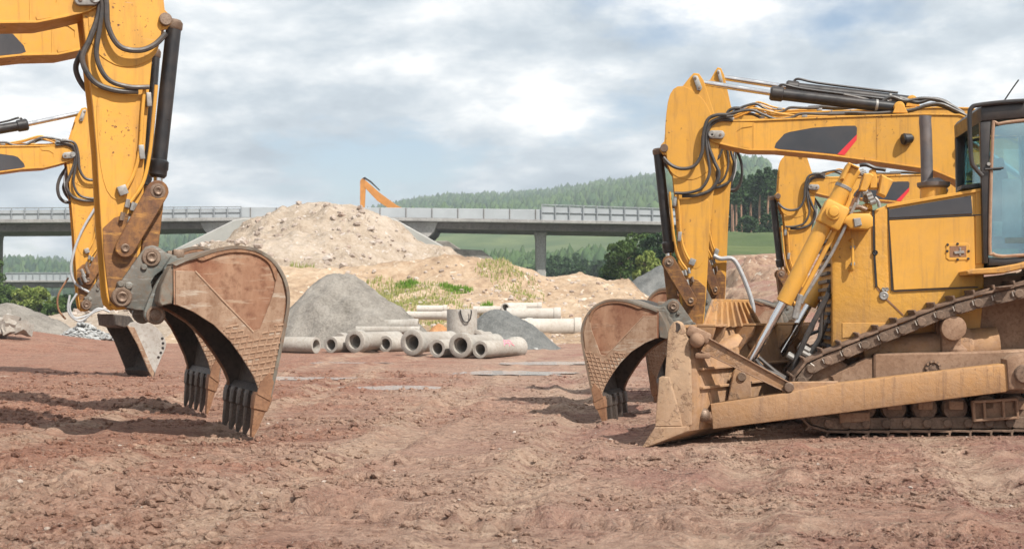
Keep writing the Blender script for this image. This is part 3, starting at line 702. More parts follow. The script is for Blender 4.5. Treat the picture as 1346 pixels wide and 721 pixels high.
# hood: nose, side, door, stripe
hood_o = [(1093, 302), (1096, 292), (1112, 279), (1149, 276), (1168, 268.5), (1289, 247.5), (1294, 252), (1294, 380), (1286, 470), (1094, 470)]
hood = dprism('hood', hood_o, -hw, hw, M['dozer'], .03, seg=2)
for sg in (1, -1):
    Y = lambda t: sg*(-hw-t)
    def on(nm, pts, t, mat, par=hood, bev=.003):
        q = [DP(px, py, -hw) for px, py in pts]
        return MB().prism([Vector((v.x, Y(t), v.z)) for v in q], [Vector((v.x, Y(-.01), v.z)) for v in q], bev).build(nm, mat, par)
    on('side_panel', [(1149.5, 277.5), (1166, 271), (1166, 384), (1160, 384), (1153, 376), (1150.5, 340)], .014, M['dozer'])
    on('side_panel', [(1282, 252), (1291.5, 250.5), (1291.5, 345), (1282, 347)], .012, M['dozer_clean'])
    door = on('door', [(1168.5, 290), (1279.5, 284.5), (1282, 376), (1174.5, 381)], .020, M['dozer_clean'])
    on('dark_stripe', [(1167.5, 275.5), (1276, 257), (1278, 281), (1168, 286.5)], .022, M['decal'])
    on('top_trim', [(1165, 268.6), (1289, 247.6), (1289, 251.5), (1165, 273)], .026, M['dozer_clean'])
    # dark rubber seals and gaps around the panels
    for pts in ([(1146.2, 276), (1149, 276), (1149.5, 318), (1150.5, 340), (1153, 376), (1150.6, 378), (1148, 340)], [(1166.4, 271), (1168, 271), (1173.6, 381.5), (1171.5, 382)],
                [(1167, 286.9), (1291, 281.5), (1291, 283), (1167, 289)], [(1174, 381.4), (1285, 376.4), (1285, 377.6), (1174, 383)]):
        on('rubber_seal', pts, .017, M['black'], hood, 0)
    on('seam', [(1152, 378.5), (1153.5, 378), (1163, 389), (1188, 413.5), (1186.5, 414.5), (1161, 390)], .006, M['cutter'], hood, 0)
    on('lower_panel', [(1107, 424), (1180, 424), (1180, 436), (1107, 444)], .010, M['dozer'])
    # latch recess, with a frame and a silver handle
    lt = on('latch_plate', [(1243, 322), (1247, 320), (1271, 319.5), (1274, 322), (1274, 339), (1271, 341.5), (1247, 342), (1243, 339)], .028, M['dozer_clean'], door)
    on('latch_recess', [(1247.5, 323.5), (1269.5, 323), (1269.5, 337.5), (1247.5, 338)], .0295, M['cutter'], lt, 0)
    on('latch_handle', [(1253, 330.5), (1266, 329.5), (1267, 333), (1254, 334)], .042, M['silver'], lt)
    on('latch_handle', [(1260, 325.5), (1262.5, 325.5), (1262.5, 336), (1260, 336)], .038, M['silver'], lt)
    for px, py in ((1244.5, 330), (1258, 320.5), (1272.5, 330), (1258, 341), (1245, 321.5), (1272, 340)):
        c = DP(px, py, -hw); MB().cyl((c.x, Y(.036), c.z), (c.x, Y(.02), c.z), .014, 10, .003).build('bolt', M['black'], lt)
    for px, py, r in ((1161.5, 388.5, .05), (1161, 380, .022), (1165.5, 380, .022), (1150, 332, .03)):
        c = DP(px, py, -hw); MB().lathe((c.x, Y(.0), c.z), (0, -sg, 0), [(0, r), (.02, r), (.028, r*.8), (.024, r*.3), (.03, r*.1)], 16).build('bolt', M['silver'] if py > 340 else M['black'], hood)
    # grab handle
    hp = [DP(1116.5, 354, -hw), DP(1119.5, 354, -hw), DP(1119.5, 316, -hw), DP(1117, 316, -hw)]
    MB().tube([sx(hp[0], Y(0)), sx(hp[1], Y(.07)), sx(hp[1].lerp(hp[2], .5), Y(.08)), sx(hp[2], Y(.07)), sx(hp[3], Y(0))], .016, 8).build('grab_handle', M['dozer_clean'], hood)
    for px, py in ((1120, 325), (1120, 347)):
        c = DP(px, py, -hw); MB().cyl((c.x, Y(.09), c.z), (c.x, Y(.0), c.z), .024, 10).build('bolt', M['silver'], hood)
# nose grille at the front
gx = DP(1093, 380, -hw).x; gz0, gz1 = DP(1093, 460, -hw).z, DP(1093, 310, -hw).z
mb = MB()
for i in range(14): mb.box((gx-.02, 0, gz0+(gz1-gz0)*(i+.5)/14), (.04, 1.02, .035))
mb.build('front_grille', M['decal'], hood)
# exhaust
c = DP(1227, 260, -.18); t = DP(1227, 243, -.18); MB().lathe(c, (0, 0, 1), [(-.05, .15), ((t-c).z, .14)], 24).build('exhaust_base', M['dozer'], hood)
e0, e1 = DP(1227, 246, -.18), DP(1227, 237, -.18)
MB().lathe(e0, (0, 0, 1), [(-.01, .155), (.01, .175), (.05, .18), (.055, .14), (.09, .085), (.10, .07)], 28).build('exhaust_collar', M['exhaust'], hood)
pe = [DP(1218.5, 240, -.18), DP(1218.0, 210, -.18), DP(1217, 175, -.18), DP(1216, 160, -.18), DP(1216.5, 152.5, -.18)]
MB().tube(pe, [.066]*5, 18).build('exhaust_pipe', M['exhaust'], hood)
dprism('breather', [(1263, 249), (1265, 243), (1289, 240), (1290, 248)], -.5, -.2, M['black'], .015, hood)
# cab
cwid = .70
cabo = [(1288, 142), (1294, 136.5), (1345, 133), (1420, 133), (1472, 140), (1478, 250), (1470, 345), (1300, 349), (1291, 330)]
cab_in = [(1305, 172), (1312, 163), (1350, 158), (1378, 158), (1384, 170), (1384, 325), (1376, 334), (1345, 335), (1318, 336.5), (1305, 333), (1301, 320)]
cab = None
# pillars and roof as an open shell
def cpr(nm, pts, y0, y1, mat, bev=.015, par=None, seg=2): return dprism(nm, pts, y0, y1, mat, bev, par or cab, -cwid, seg)
cab = dprism('cab', [(1288, 142), (1292, 136.5), (1345, 132.5), (1420, 132), (1474, 139), (1474, 156), (1350, 155), (1289, 160)], -cwid-.02, cwid+.02, M['black'], .03, yref=-cwid, seg=2)
for sg in (1, -1):
    y0, y1 = sg*-cwid, sg*(-cwid+.08)
    cpr('pillar', [(1288.5, 160), (1303, 158), (1301, 215), (1303.5, 245), (1300, 270), (1299.5, 346), (1292.5, 346)], y0, y1, M['black'])
    cpr('pillar', [(1384, 156), (1398, 156), (1398, 345), (1384, 345)], y0, y1, M['black'])
    cpr('pillar', [(1456, 156), (1474, 156), (1470, 345), (1454, 345)], y0, y1, M['black'])
    cpr('lower_sill', [(1299.5, 338), (1318, 339.5), (1350, 337), (1470, 335), (1470, 348), (1299.5, 349)], y0, y1, M['black'])
    cpr('side_window', cab_in, sg*(-cwid+.02), sg*(-cwid+.035), M['glass'], 0)
    cpr('side_window', [(1398.5, 157), (1455, 157), (1453, 334), (1398.5, 334)], sg*(-cwid+.02), sg*(-cwid+.035), M['glass'], 0)
    fr_ = [DP(px, py, -cwid) for px, py in smooth_poly(cab_in, 3)]
    MB().tube([sx(v, sg*(-cwid-.004)) for v in fr_+fr_[:1]], .018, 8, 0).build('window_frame', M['weld'], cab)
    c = DP(1299, 216, -cwid); MB().cyl((c.x, sg*(-cwid-.03), c.z), (c.x, sg*-cwid, c.z), .02, 10).build('bolt', M['silver'], cab)
    a, b_ = DP(1294, 223, -cwid), DP(1318, 221, -cwid); MB().tube([sx(a, sg*(-cwid-.03)), sx(b_, sg*(-cwid-.03))], .012, 8, 0).build('latch_bar', M['black'], cab)
    if sg < 0: continue
    h = [(1346, 133.5), (1320, 135), (1285, 139), (1276, 142.5), (1273, 152), (1274, 185), (1276, 213), (1281, 222), (1290, 232)]
    MB().tube([sx(DP(px, py, -cwid), sg*(-cwid-.05)) for px, py in h], .024, 10).build('hand_rail', M['black'], cab)
q = [DP(1289.5, 346, -cwid), DP(1303, 160, -cwid)]
MB().box((q[0].x+.10, 0, (q[0].z+q[1].z)/2), (.012, 2*cwid-.18, q[1].z-q[0].z)).build('windscreen', M['glass'], cab)
MB().box((DP(1464, 0, 0).x+.12, 0, (q[0].z+q[1].z)/2), (.012, 2*cwid-.18, (q[1].z-q[0].z))).build('rear_window', M['glass'], cab)
# seat, console and levers inside
sx0 = DP(1350, 300, 0).x; sz0 = DP(1350, 322, 0).z
MB().box((sx0+.25, 0, sz0+.28), (.5, .52, .14), bev=.05).box((sx0+.52, 0, sz0+.68), (.14, .50, .75), Matrix.Rotation(R(12), 3, 'Y'), .06).box((sx0+.25, .35, sz0+.42), (.45, .1, .1), bev=.03).box((sx0+.25, -.35, sz0+.42), (.45, .1, .1), bev=.03).build('seat', M['seat'], cab)
MB().box((sx0-.28, 0, sz0+.35), (.22, 1.0, .7), bev=.04).box((sx0-.30, .05, sz0+.82), (.12, .34, .30), Matrix.Rotation(R(-14), 3, 'Y'), .03).tube([(sx0-.02, -.28, sz0+.1), (sx0-.05, -.3, sz0+.5), (sx0-.02, -.3, sz0+.62)], .022, 8).build('console', M['seat'], cab)
MB().box((DP(1385, 0, 0).x, 0, sz0+.02), (1.35, 1.36, .06)).build('cab_floor', M['seat'], cab)
wm = DP(1313, 300, -cwid); MB().box((wm.x, -cwid+.05, wm.z), (.09, .004, .16)).build('notice', M['silver'], cab)
MB().tube([DP(1319, 134, -.3), DP(1329, 119, -.3), DP(1339, 105, -.3)], .008, 6).build('antenna', M['black'], cab)
# fenders / platform and the lower body behind the tracks
for sg in (1, -1):
    y0, y1 = sg*-1.06, sg*-.60
    pl = dprism('fender', [(1271, 356), (1280, 353), (1310, 351), (1346, 345), (1400, 330), (1480, 330), (1480, 338), (1400, 338), (1350, 352), (1320, 359), (1272, 361)], y0, y1, M['dozer_mud'], .012, yref=-1.06)
dprism('main_frame', [(1180, 430), (1283, 365), (1480, 342), (1490, 470), (1300, 480), (1110, 490), (1110, 462)], -.55, .55, M['mud'], .03, yref=-.55)
dprism('fuel_tank', [(1478, 250), (1530, 262), (1540, 440), (1482, 450)], -.62, .62, M['dozer'], .05, yref=-.62, seg=2)
# round hydraulic housing under the hood
a, b_ = DP(1130, 466, -.62), DP(1310, 452, -.62)
tubeh = MB().lathe(a, b_-a, [(0, .10), (.03, .17), (.95, .19), (1.0, .23), (1.12, .23), (1.17, .19), ((b_-a).length, .19)], 28).build('tilt_housing', M['dozer_mud'], dz)
# ---- tracks
def arc(cx, cy, r, a0, a1, n=9): return [(cx+r*math.cos(R(a0+(a1-a0)*i/n)), cy-r*math.sin(R(a0+(a1-a0)*i/n))) for i in range(n+1)]
loop_px = arc(1090, 516, 53, 270, 118, 10) + [(1100, 455.5), (1134, 440.5), (1186, 420), (1238, 398.5), (1290, 383.5), (1342, 372.5), (1390, 357)] + arc(1428, 395, 52, 105, 20, 6) + [(1540, 452)] + arc(1556, 518, 50, 40, -90, 8) + [(1400, 567.5), (1300, 568), (1200, 568.5), (1140, 569)]
for sg in (1, -1):
    L = [DP(px, py, -1.05) for px, py in loop_px]; L = [Vector((v.x, v.z)) for v in L]
    # resample evenly
    seg = [(L[i], L[(i+1) % len(L)]) for i in range(len(L))]; tot = sum((b-a).length for a, b in seg)
    nS = int(tot/.205); pit = tot/nS
    def ptat(s):
        s %= tot
        for a, b in seg:
            l = (b-a).length
            if s <= l: return a+(b-a)*(s/max(l, 1e-9))
            s -= l
        return seg[-1][1]
    mb = MB(); ml = MB(); ml2 = MB(); cy0 = sg*-.80
    cen = sum(L, Vector((0, 0)))/len(L)
    for i in range(nS):
        p0, p1 = ptat(i*pit), ptat((i+1)*pit); d = (p1-p0).normalized(); nrm = Vector((-d.y, d.x)); m_ = (p0+p1)/2
        # loop runs clockwise: outward normal is on the left of travel
        if (m_-cen).dot(nrm) < 0 and False: nrm = -nrm
        rot = Matrix(((d.x, 0, nrm.x), (0, 1, 0), (d.y, 0, nrm.y)))
        o = Vector((m_.x, cy0, m_.y))
        up = Vector((nrm.x, 0, nrm.y)); ex = Vector((d.x, 0, d.y))
        mb.box(o-up*.016, (pit*1.04, .50, .026), rot @ Matrix.Rotation(R(2.2), 3, 'Y'), .004)
        mb.box(o+up*.02-ex*pit*.42, (.022, .50, .05), rot, .004)
        mud = random.random()
        if mud > .6 and nrm.y > .3: mb.box(o+up*(.004)+Vector((0, random.uniform(-.12, .12)-sg*.06, 0))+ex*random.uniform(-.02, .02), (pit*random.uniform(.5, .9), .30+.1*mud, .02+.02*random.random()), rot @ Matrix.Rotation(R(random.uniform(-8, 8)), 3, 'Y'), .012)
        for w in (-.205, .205):
            oo = o-up*.10+Vector((0, w, 0))
            pts = []
            for j in range(14):
                t = 2*math.pi*j/14; cx = (.072 if math.cos(t) > 0 else -.072)
                pts.append(oo+ex*(cx+.055*math.cos(t))+up*(.062*math.sin(t)))
            yo = .028 if (i % 2) else .018
            mq = ml if w < 0 else ml2
            mq.prism([v+Vector((0, -yo, 0)) for v in pts], [v+Vector((0, yo, 0)) for v in pts], .006)
            so = -sg*(.05 if w*sg < 0 else -.05)
            for ee in (-.072,):
                mq.cyl(oo+ex*ee+Vector((0, -.052, 0)), oo+ex*ee+Vector((0, .052, 0)), .047, 12)
    trk = mb.build('track', M['track'], dz)
    ml.build('chain', M['tracklink'], trk); ml2.build('chain', M['tracklink'], trk)
    mb = MB()
    for i in range(nS):
        p0, p1 = ptat(i*pit), ptat((i+1)*pit); d = (p1-p0).normalized(); m_ = (p0+p1)/2; nrm = Vector((-d.y, d.x))
        up = Vector((nrm.x, 0, nrm.y)); ex = Vector((d.x, 0, d.y)); o = Vector((m_.x, cy0-sg*.246, m_.y))
        if nrm.y < .2: continue
        for j in (-.026, 0, .026):
            mb.cyl(o-up*.062+ex*(j+pit*.5), o-up*.112+ex*(j+pit*.5), .0075, 6, 0)
    mb.build('link_bolt', M['boltlight'], trk)['kind'] = 'stuff'
    # idlers, sprocket, rollers
    for nm, px, py, r in (('idler', 1090, 516, .36), ('idler', 1556, 518, .34), ('sprocket', 1428, 395, .34)):
        c = DP(px, py, -1.05)
        w = MB().lathe((c.x, cy0-.11, c.z), (0, 1, 0), [(0, r*.6), (.02, r*.93), (.05, r), (.17, r), (.2, r*.93), (.22, r*.6)], 32).build(nm, M['mud'], dz)
        MB().lathe((c.x, cy0-sg*.24, c.z), (0, sg, 0), [(0, .09), (.02, .12), (.16, .13)], 20).build('hub', M['track'], w)
    for i in range(10):
        px = 1136+i*40.5; c = DP(px, 537, -1.05)
        MB().lathe((c.x, cy0-.2, c.z), (0, 1, 0), [(0, .05), (.01, .12), (.05, .135), (.09, .135), (.1, .11), (.3, .11), (.31, .135), (.35, .135), (.39, .12), (.4, .05)], 22).build('roller', M['track'], dz)
        MB().box((c.x, cy0-sg*.215, c.z+.035), (.15, .06, .09), bev=.015).build('roller_cap', M['mud'], dz)
    # roller frame
    rf = dprism('roller_frame', [(1150, 467), (1152, 465), (1290, 462), (1480, 455), (1490, 515), (1150, 520)], cy0-.17, cy0+.17, M['mud'], .02, yref=-1.05 if sg > 0 else -1.05)
    dprism('recoil_cover', [(1092, 494), (1140, 470), (1150, 470), (1152, 520), (1105, 520)], cy0-.14, cy0+.14, M['mud'], .02, rf, yref=-1.05)
    c = DP(1228, 484, -1.05); MB().lathe((c.x, cy0-sg*.16, c.z), (0, -sg, 0), [(0, .085), (.03, .085), (.035, .06), (.02, .05), (.03, .02)], 20).build('cover_cap', M['track'], rf)
    mb = MB()
    for j in range(10):
        t = 2*math.pi*j/10; mb.cyl((c.x+.07*math.cos(t), cy0-sg*.16, c.z+.07*math.sin(t)), (c.x+.07*math.cos(t), cy0-sg*.205, c.z+.07*math.sin(t)), .013, 6)
    mb.build('cover_bolt', M['mud'], rf)
    # carrier roller and its post
    c = DP(1255, 431, -1.05)
    cr = MB().lathe((c.x, cy0-sg*.22, c.z), (0, sg, 0), [(0, .08), (.01, .125), (.03, .132), (.1, .132), (.11, .115), (.3, .115), (.31, .132), (.38, .132), (.4, .1)], 26).build('carrier_roller', M['mud'], dz)
    MB().box((c.x, cy0+sg*.02, c.z-.15), (.2, .22, .28), bev=.03).build('roller_post', M['mud'], cr)
    c = DP(1263, 463, -1.05); MB().lathe((c.x, cy0-sg*.02, c.z-.05), (0, 0, 1), [(0, .11), (.08, .11), (.1, .085), (.12, .07), (.15, .03)], 18).build('cap', M['mud'], rf)
    # guards along the rollers
    dprism('roller_guard', [(1103, 543), (1143, 541), (1144, 553), (1104, 556)], cy0-sg*.26, cy0-sg*.21, M['mud'], .01, rf, yref=-1.05)
    g = dprism('roller_guard', [(1276, 528), (1337, 524), (1338, 549), (1279, 553)], cy0-sg*.245, cy0-sg*.22, M['mud'], .008, rf, yref=-1.05)
    for pts in ([(1276, 526), (1337, 522), (1337, 525.5), (1276, 529.5)], [(1278, 549.5), (1338, 546), (1338, 549.5), (1278, 553.5)], [(1276, 526), (1280, 526), (1282, 553), (1278, 553)], [(1290.5, 527), (1294, 527), (1295.5, 551), (1292, 551)], [(1315.5, 526), (1319, 525), (1320.5, 550), (1317, 550)], [(1333.5, 523), (1337, 523), (1338, 549), (1334.5, 549)]):
        dprism('guard_rib', pts, cy0-sg*.31, cy0-sg*.246, M['mud'], .006, rf, yref=-1.05)
# ---- push frame
for sg in (1, -1):
    yr = -1.16
    pts = [(934, 531), (1030, 516.5), (1100, 503.5), (1180, 494), (1322, 477.5), (1326, 479), (1327, 512), (1322, 515), (1180, 533), (1100, 543.5), (1030, 552), (937, 563.6)]
    q = [DP(px, py, yr-.13) for px, py in pts]
    arm = MB().prism([Vector((v.x, sg*(yr-.13), v.z)) for v in q], [Vector((v.x, sg*(yr+.07), v.z)) for v in q], .018, 2).build('push_arm', M['arm_mud'], dz)
    q = [DP(px, py, yr-.13) for px, py in [(1322, 472), (1332, 466), (1350, 464), (1372, 470), (1376, 500), (1360, 512), (1325, 512)]]
    MB().prism([Vector((v.x, sg*(yr-.16), v.z)) for v in q], [Vector((v.x, sg*(yr+.13), v.z)) for v in q], .03, 2).build('arm_pivot', M['mud'], arm)
    c = DP(1345, 491, yr-.13); MB().lathe((c.x, sg*(yr-.15), c.z), (0, -sg, 0), [(0, .1), (.03, .1), (.05, .085), (.055, .04)], 22).build('pivot_cap', M['track'], arm)
    # bracket on the top of the arm where the brace ends
    q = [DP(px, py, yr-.1) for px, py in [(1028, 509), (1036, 502), (1102, 501), (1102, 506), (1030, 518)]]
    MB().prism([Vector((v.x, sg*(yr-.06), v.z)) for v in q], [Vector((v.x, sg*(yr+.02), v.z)) for v in q], .008).build('brace_bracket', M['dozer_mud'], arm)
    c = DP(1037, 508.5, yr-.1)
    MB().cyl((c.x, sg*(yr-.14), c.z), (c.x, sg*(yr+.05), c.z), .052, 18).build('brace_pin', M['pin'], arm)
# ---- blade: swung round so that its far end is further back
wn_, wf = Vector(((890-673)*13.55/1700, 13.55, 0)), None
inv = lambda w: Vector(((w-frD.root).dot(frD.e), (w-frD.root).dot(frD.n), 0))
ln_ = inv(wn_); yB = ln_.y
bl = Vector((1.72, 2.50, 0)); bl = Vector((bl.dot(frD.e), bl.dot(frD.n), 0)); bd = bl.normalized(); bp_ = Vector((-bd.y, bd.x, 0))   # along the blade; ahead of it
def BP(px, py, t=0.0, ahead=0.0): return DP(px, py, yB) + bl*t + bp_*ahead
def bprism(nm, pts, t0, t1, mat, par, bev=.008, seg=1, ang=35):
    return MB().prism([BP(*p, t0) for p in pts], [BP(*p, t1) for p in pts], bev, seg).build(nm, mat, par, ang)
Lb = bl.length
mold = [(893, 430), (896, 450), (898.5, 475), (898, 505), (893, 535), (882, 560), (868, 578), (872, 581), (906, 566), (914, 545), (917, 515), (914, 480), (908, 450), (902, 430)]
blade = bprism('blade', mold, .004, .996, M['dozer_mud'], dz, .008)
bprism('cutting_edge', [(866, 577), (850, 586), (852, 588), (876, 581)], -.01, 1.01, M['pin'], blade, .004)
for t0, t1 in ((-.055/Lb, 0), (1, 1+.055/Lb)):
    ep = [(893, 421.5), (888, 423), (884, 428), (881, 436), (876.5, 495), (869, 545), (868, 562), (905, 561), (910, 557), (910.3, 520), (908.5, 447), (902.5, 434), (900.5, 427), (897, 423)]
    end = bprism('end_plate', ep, t0, t1, M['arm_mud'] if False else M['bladeend'], blade, .008)
    o_ = -.035/Lb if t0 < 0 else .035/Lb
    wp = [(871, 495.5), (875.5, 493.5), (884, 494.5), (898.5, 545), (901, 559), (866, 559.5)]
    bprism('wing_plate', wp, t0+o_ if t0 < 0 else t1, t0 if t0 < 0 else t1+o_, M['bladeend'], end, .008)
    cb_ = [(866.5, 560), (907.5, 559), (907, 565), (904, 568), (858, 586), (849, 587)]
    bprism('corner_bit', cb_, t0+o_*1.4 if t0 < 0 else t1, t0*.1 if t0 < 0 else t1+o_*1.4, M['bladeend'], end, .008)
    h = BP(892.5, 429.5, t0 if t0 < 0 else t1)
    dh = bd*(-1 if t0 < 0 else 1)
    MB().lathe(h+dh*(-.001), dh, [(0, .048), (.006, .048), (.0065, .034), (.004, .033)], 20).build('lifting_eye', M['tooth'], end)
# spill guard with ribs in the middle, top flange, gussets behind the blade
bprism('top_rail', [(893, 427), (908, 427), (908, 431), (893, 431)], .0, 1.0, M['dozer_mud'], blade, .004)
def bq(t, h, back): return BP(904, 430, t) + Vector((0, 0, h)) - bp_*back
sgp = [(.12, 0), (.58, 0), (.50, .30), (.20, .30)]
sg_ = MB().prism([bq(t, h, -.02) for t, h in sgp], [bq(t, h, .01) for t, h in sgp], .006).build('spill_guard', M['dozer_mud'], blade)
for j in range(8):
    t = .15+.40*j/7; tt = .22+.26*j/7
    MB().prism([bq(t-.008, 0, .0), bq(t+.008, 0, .0), bq(tt+.006, .27, .0), bq(tt-.006, .27, .0)], [bq(t-.008, 0, .10), bq(t+.008, 0, .10), bq(tt+.006, .27, .03), bq(tt-.006, .27, .03)], .003).build('rib', M['dozer_mud'], sg_)
for t, wd in ((.10, .30), (.44, .34), (.80, .30), (.95, .2)):
    MB().prism([bq(t-wd/Lb/2, .03, .0), bq(t+wd/Lb/2, .03, .0), bq(t+wd/Lb/2, .03, .24), bq(t-wd/Lb/2, .03, .24)], [bq(t-wd/Lb/2, .005, .0), bq(t+wd/Lb/2, .005, .0), bq(t+wd/Lb/2, .005, .24), bq(t-wd/Lb/2, .005, .24)], .004).build('top_flange', M['dozer_mud'], blade)
    for dt in (-.42, .42):
        u = t+dt*wd/Lb
        MB().prism([bq(u-.008, .0, .0), bq(u-.008, .0, .23), bq(u-.008, -.10, .20), bq(u-.008, -.34, .0)], [bq(u+.008, .0, .0), bq(u+.008, .0, .23), bq(u+.008, -.10, .20), bq(u+.008, -.34, .0)], .003).build('gusset', M['dozer_mud'], blade)
for t in (.22, .46):
    pts = [(0, -.20, .02), (.08, -.15, .04), (.24, -.08, .10), (.26, -.13, .14), (.14, -.21, .14), (.0, -.25, .08)]
    MB().prism([bq(t+a/Lb, b, c) for a, b, c in pts], [bq(t+a/Lb, b, c+.07) for a, b, c in pts], .012, 2).build('deflector', M['dozer_mud'], blade)
# horizontal stiffeners on the blade back
for h in (-.42, -.62):
    MB().prism([bq(.03, h, -.03), bq(.97, h, -.03), bq(.97, h, .13), bq(.03, h, .13)], [bq(.03, h-.03, -.03), bq(.97, h-.03, -.03), bq(.97, h-.03, .13), bq(.03, h-.03, .13)], .006).build('stiffener', M['dozer_mud'], blade)
# lift lugs
def lug(nm, c, r, w, par):
    pts = [(c.x-.16, c.z-.30), (c.x+.12, c.z-.32)]+[(c.x+r*math.cos(R(a)), c.z+r*math.sin(R(a))) for a in range(-20, 200, 20)]
    return MB().prism([Vector((x, c.y-w, z)) for x, z in pts], [Vector((x, c.y+w, z)) for x, z in pts], .01).build(nm, M['dozer_mud'], par)
# ---- lift cylinders
for y, top, mid, low, wdt in ((-.80, (1122, 220), (1030, 398), (974.5, 494), .089), (.62, (1128, 292), (1063, 401), (1012, 488), .088)):
    a, b_, c = DP(*top, y), DP(*mid, y), DP(*low, y)
    lc = MB().lathe(a, b_-a, [(0, wdt*.8), (.02, wdt), ((b_-a).length*.995, wdt), ((b_-a).length, wdt*.55)], 26).build('lift_cylinder', M['dozer_clean'], dz)
    MB().cyl(b_.lerp(a, .05), c, .046, 20).build('rod', M['chrome'], lc)
    d = (b_-a)
    MB().cyl(a+d*.13, a+d*.16, wdt*1.06, 24).build('clamp_band', M['silver'], lc)
    off = Vector((-d.z, 0, d.x)).normalized()*.13
    if off.x < 0: off = -off
    ln = MB().tube([a+d*.16+off*.8, a+d*.3+off, a+d*.9+off, a+d*.97+off*.75], .026, 8).build('steel_pipe', M['dozer_clean'], lc)
    MB().tube([a+d*.2+off*1.5, a+d*.55+off*1.65, a+d*.86+off*1.35, a+d*.95+off*1.3], .018, 8).build('hydraulic_hose', M['silver'], lc)
    mb = MB()
    for j in range(5): mb.cyl(a+d*(.90+.03*j)+off*(.9+.1*j), a+d*(.94+.03*j)+off*(1.0+.1*j), .038, 8)
    mb.build('pipe_fitting', M['silver'], lc)
    lug('lug', Vector((c.x, y-.09, c.z)), .10, .03, dz); lug('lug', Vector((c.x, y+.09, c.z)), .10, .03, dz)
    MB().cyl((c.x, y-.14, c.z), (c.x, y+.14, c.z), .05, 18).build('lug_pin', M['pin'], dz)
    MB().lathe((c.x, y-.05, c.z), (0, 1, 0), [(0, .07), (.02, .085), (.08, .085), (.1, .07)], 18).build('rod_eye', M['dozer_mud'], lc)
    # trunnion yoke
    t = DP(1094, 283, y) if y < 0 else a+d*.35
    MB().box((t.x, y, t.z), (.27, .26, .27), Matrix.Rotation(math.atan2(d.x, d.z)+math.pi, 3, 'Y'), .03).build('yoke', M['dozer_clean'], lc)
    MB().lathe((t.x, y-.12, t.z+.03), (0, -1, 0), [(0, .085), (.05, .085), (.055, .06), (.07, .05), (.075, .02)], 22).build('yoke_cap', M['dozer_clean'], lc)
# cross shaft joining yoke and hood
a, b_ = DP(1087, 293, -.80), DP(1147, 292, -.70)
q = [DP(px, py, -.74) for px, py in [(1083, 287), (1112, 285), (1118, 281), (1142, 281), (1146, 286), (1146, 298), (1140, 302), (1116, 301), (1110, 295), (1083, 293)]]
sh = MB().prism([Vector((v.x, -.84, v.z)) for v in q], [Vector((v.x, -.58, v.z)) for v in q], .025, 2).build('trunnion_arm', M['dozer_clean'], dz)
q = [DP(px, py, -.84) for px, py in [(1121, 287), (1131, 286), (1133, 296), (1123, 299)]]
MB().prism([Vector((v.x, -.856, v.z)) for v in q], [Vector((v.x, -.838, v.z)) for v in q], .01).build('cover_plate', M['silver'], sh)
q = [DP(px, py, .62) for px, py in [(1083, 287), (1142, 281), (1146, 298), (1110, 298)]]
MB().prism([Vector((v.x, .58, v.z)) for v in q], [Vector((v.x, .80, v.z)) for v in q], .02).build('trunnion_arm', M['dozer_clean'], dz)
# guard boxes and valves above the cylinder
zv = lambda pts: [(1020+x/5.544, 200+y/5.544) for x, y in pts]
for pts, y0, y1, mt in (([(530, 72), (612, 108), (604, 122), (548, 96), (498, 200), (470, 195)], -.93, -.68, 'dozer_clean'), ([(640, 155), (690, 150), (716, 170), (660, 285), (605, 280)], -.72, -.56, 'dozer_clean'),
                        ([(690, 125), (730, 120), (745, 265), (680, 265)], -.66, -.5, 'dozer_clean'), ([(770, 160), (858, 205), (800, 325), (745, 300)], -.70, -.52, 'dozer_clean'),
                        ([(650, 370), (700, 370), (705, 420), (650, 420)], -.6, -.2, 'dozer_clean'), ([(640, 300), (690, 280), (705, 340), (670, 370), (640, 350)], -.66, -.54, 'pin')):
    dprism('valve_guard', zv(pts), y0, y1, M[mt], .012)
for pts, r, mt in (([(610, 95), (660, 92), (720, 115), (780, 125), (800, 130)], .022, 'black'), ([(620, 130), (640, 175), (600, 300), (575, 380)], .016, 'pin'), ([(640, 140), (655, 180), (615, 300), (590, 390)], .012, 'greyhose'),
                   ([(720, 330), (745, 360), (755, 400)], .02, 'silver'), ([(560, 265), (520, 340), (480, 450)], .02, 'dozer_clean'), ([(600, 290), (545, 390), (500, 440)], .016, 'cutter'), ([(530, 415), (600, 400), (660, 420)], .03, 'pin')):
    MB().tube([DP(px, py, -.66) for px, py in zv(pts)], r, 8).build('hydraulic_hose', M[mt], dz)
for x, y in ((622, 152), (636, 160), (650, 300), (690, 345), (705, 370), (680, 320)):
    c = DP(*zv([(x, y)])[0], -.68); MB().cyl((c.x-.03, c.y, c.z), (c.x+.03, c.y, c.z+.02), .03, 8).build('fitting', M['silver'], dz)
# hoses between hood and blade
for pts, r, y in (([(1093, 372), (1082, 405), (1078, 440), (1070, 455), (1062, 470)], .024, -.5), ([(1090, 385), (1066, 430), (1050, 465), (1042, 486)], .030, -.55), ([(1098, 400), (1080, 440), (1074, 462)], .024, -.4),
                  ([(993, 472), (1005, 486), (1022, 492), (1034, 500)], .026, -.9), ([(997, 469), (1018, 487), (1034, 497)], .022, -.85), ([(1062, 440), (1080, 436), (1076, 462), (1066, 470)], .02, .3)):
    MB().tube([DP(px, py, y) for px, py in pts], r, 8).build('hydraulic_hose', M['hose'], dz)
for px, py in ((1057, 458), (1042, 470), (1060, 466)):
    c = DP(px, py, -.5); MB().cyl((c.x-.06, c.y, c.z+.04), (c.x+.06, c.y, c.z-.03), .04, 10).build('fitting', M['silver'], dz)
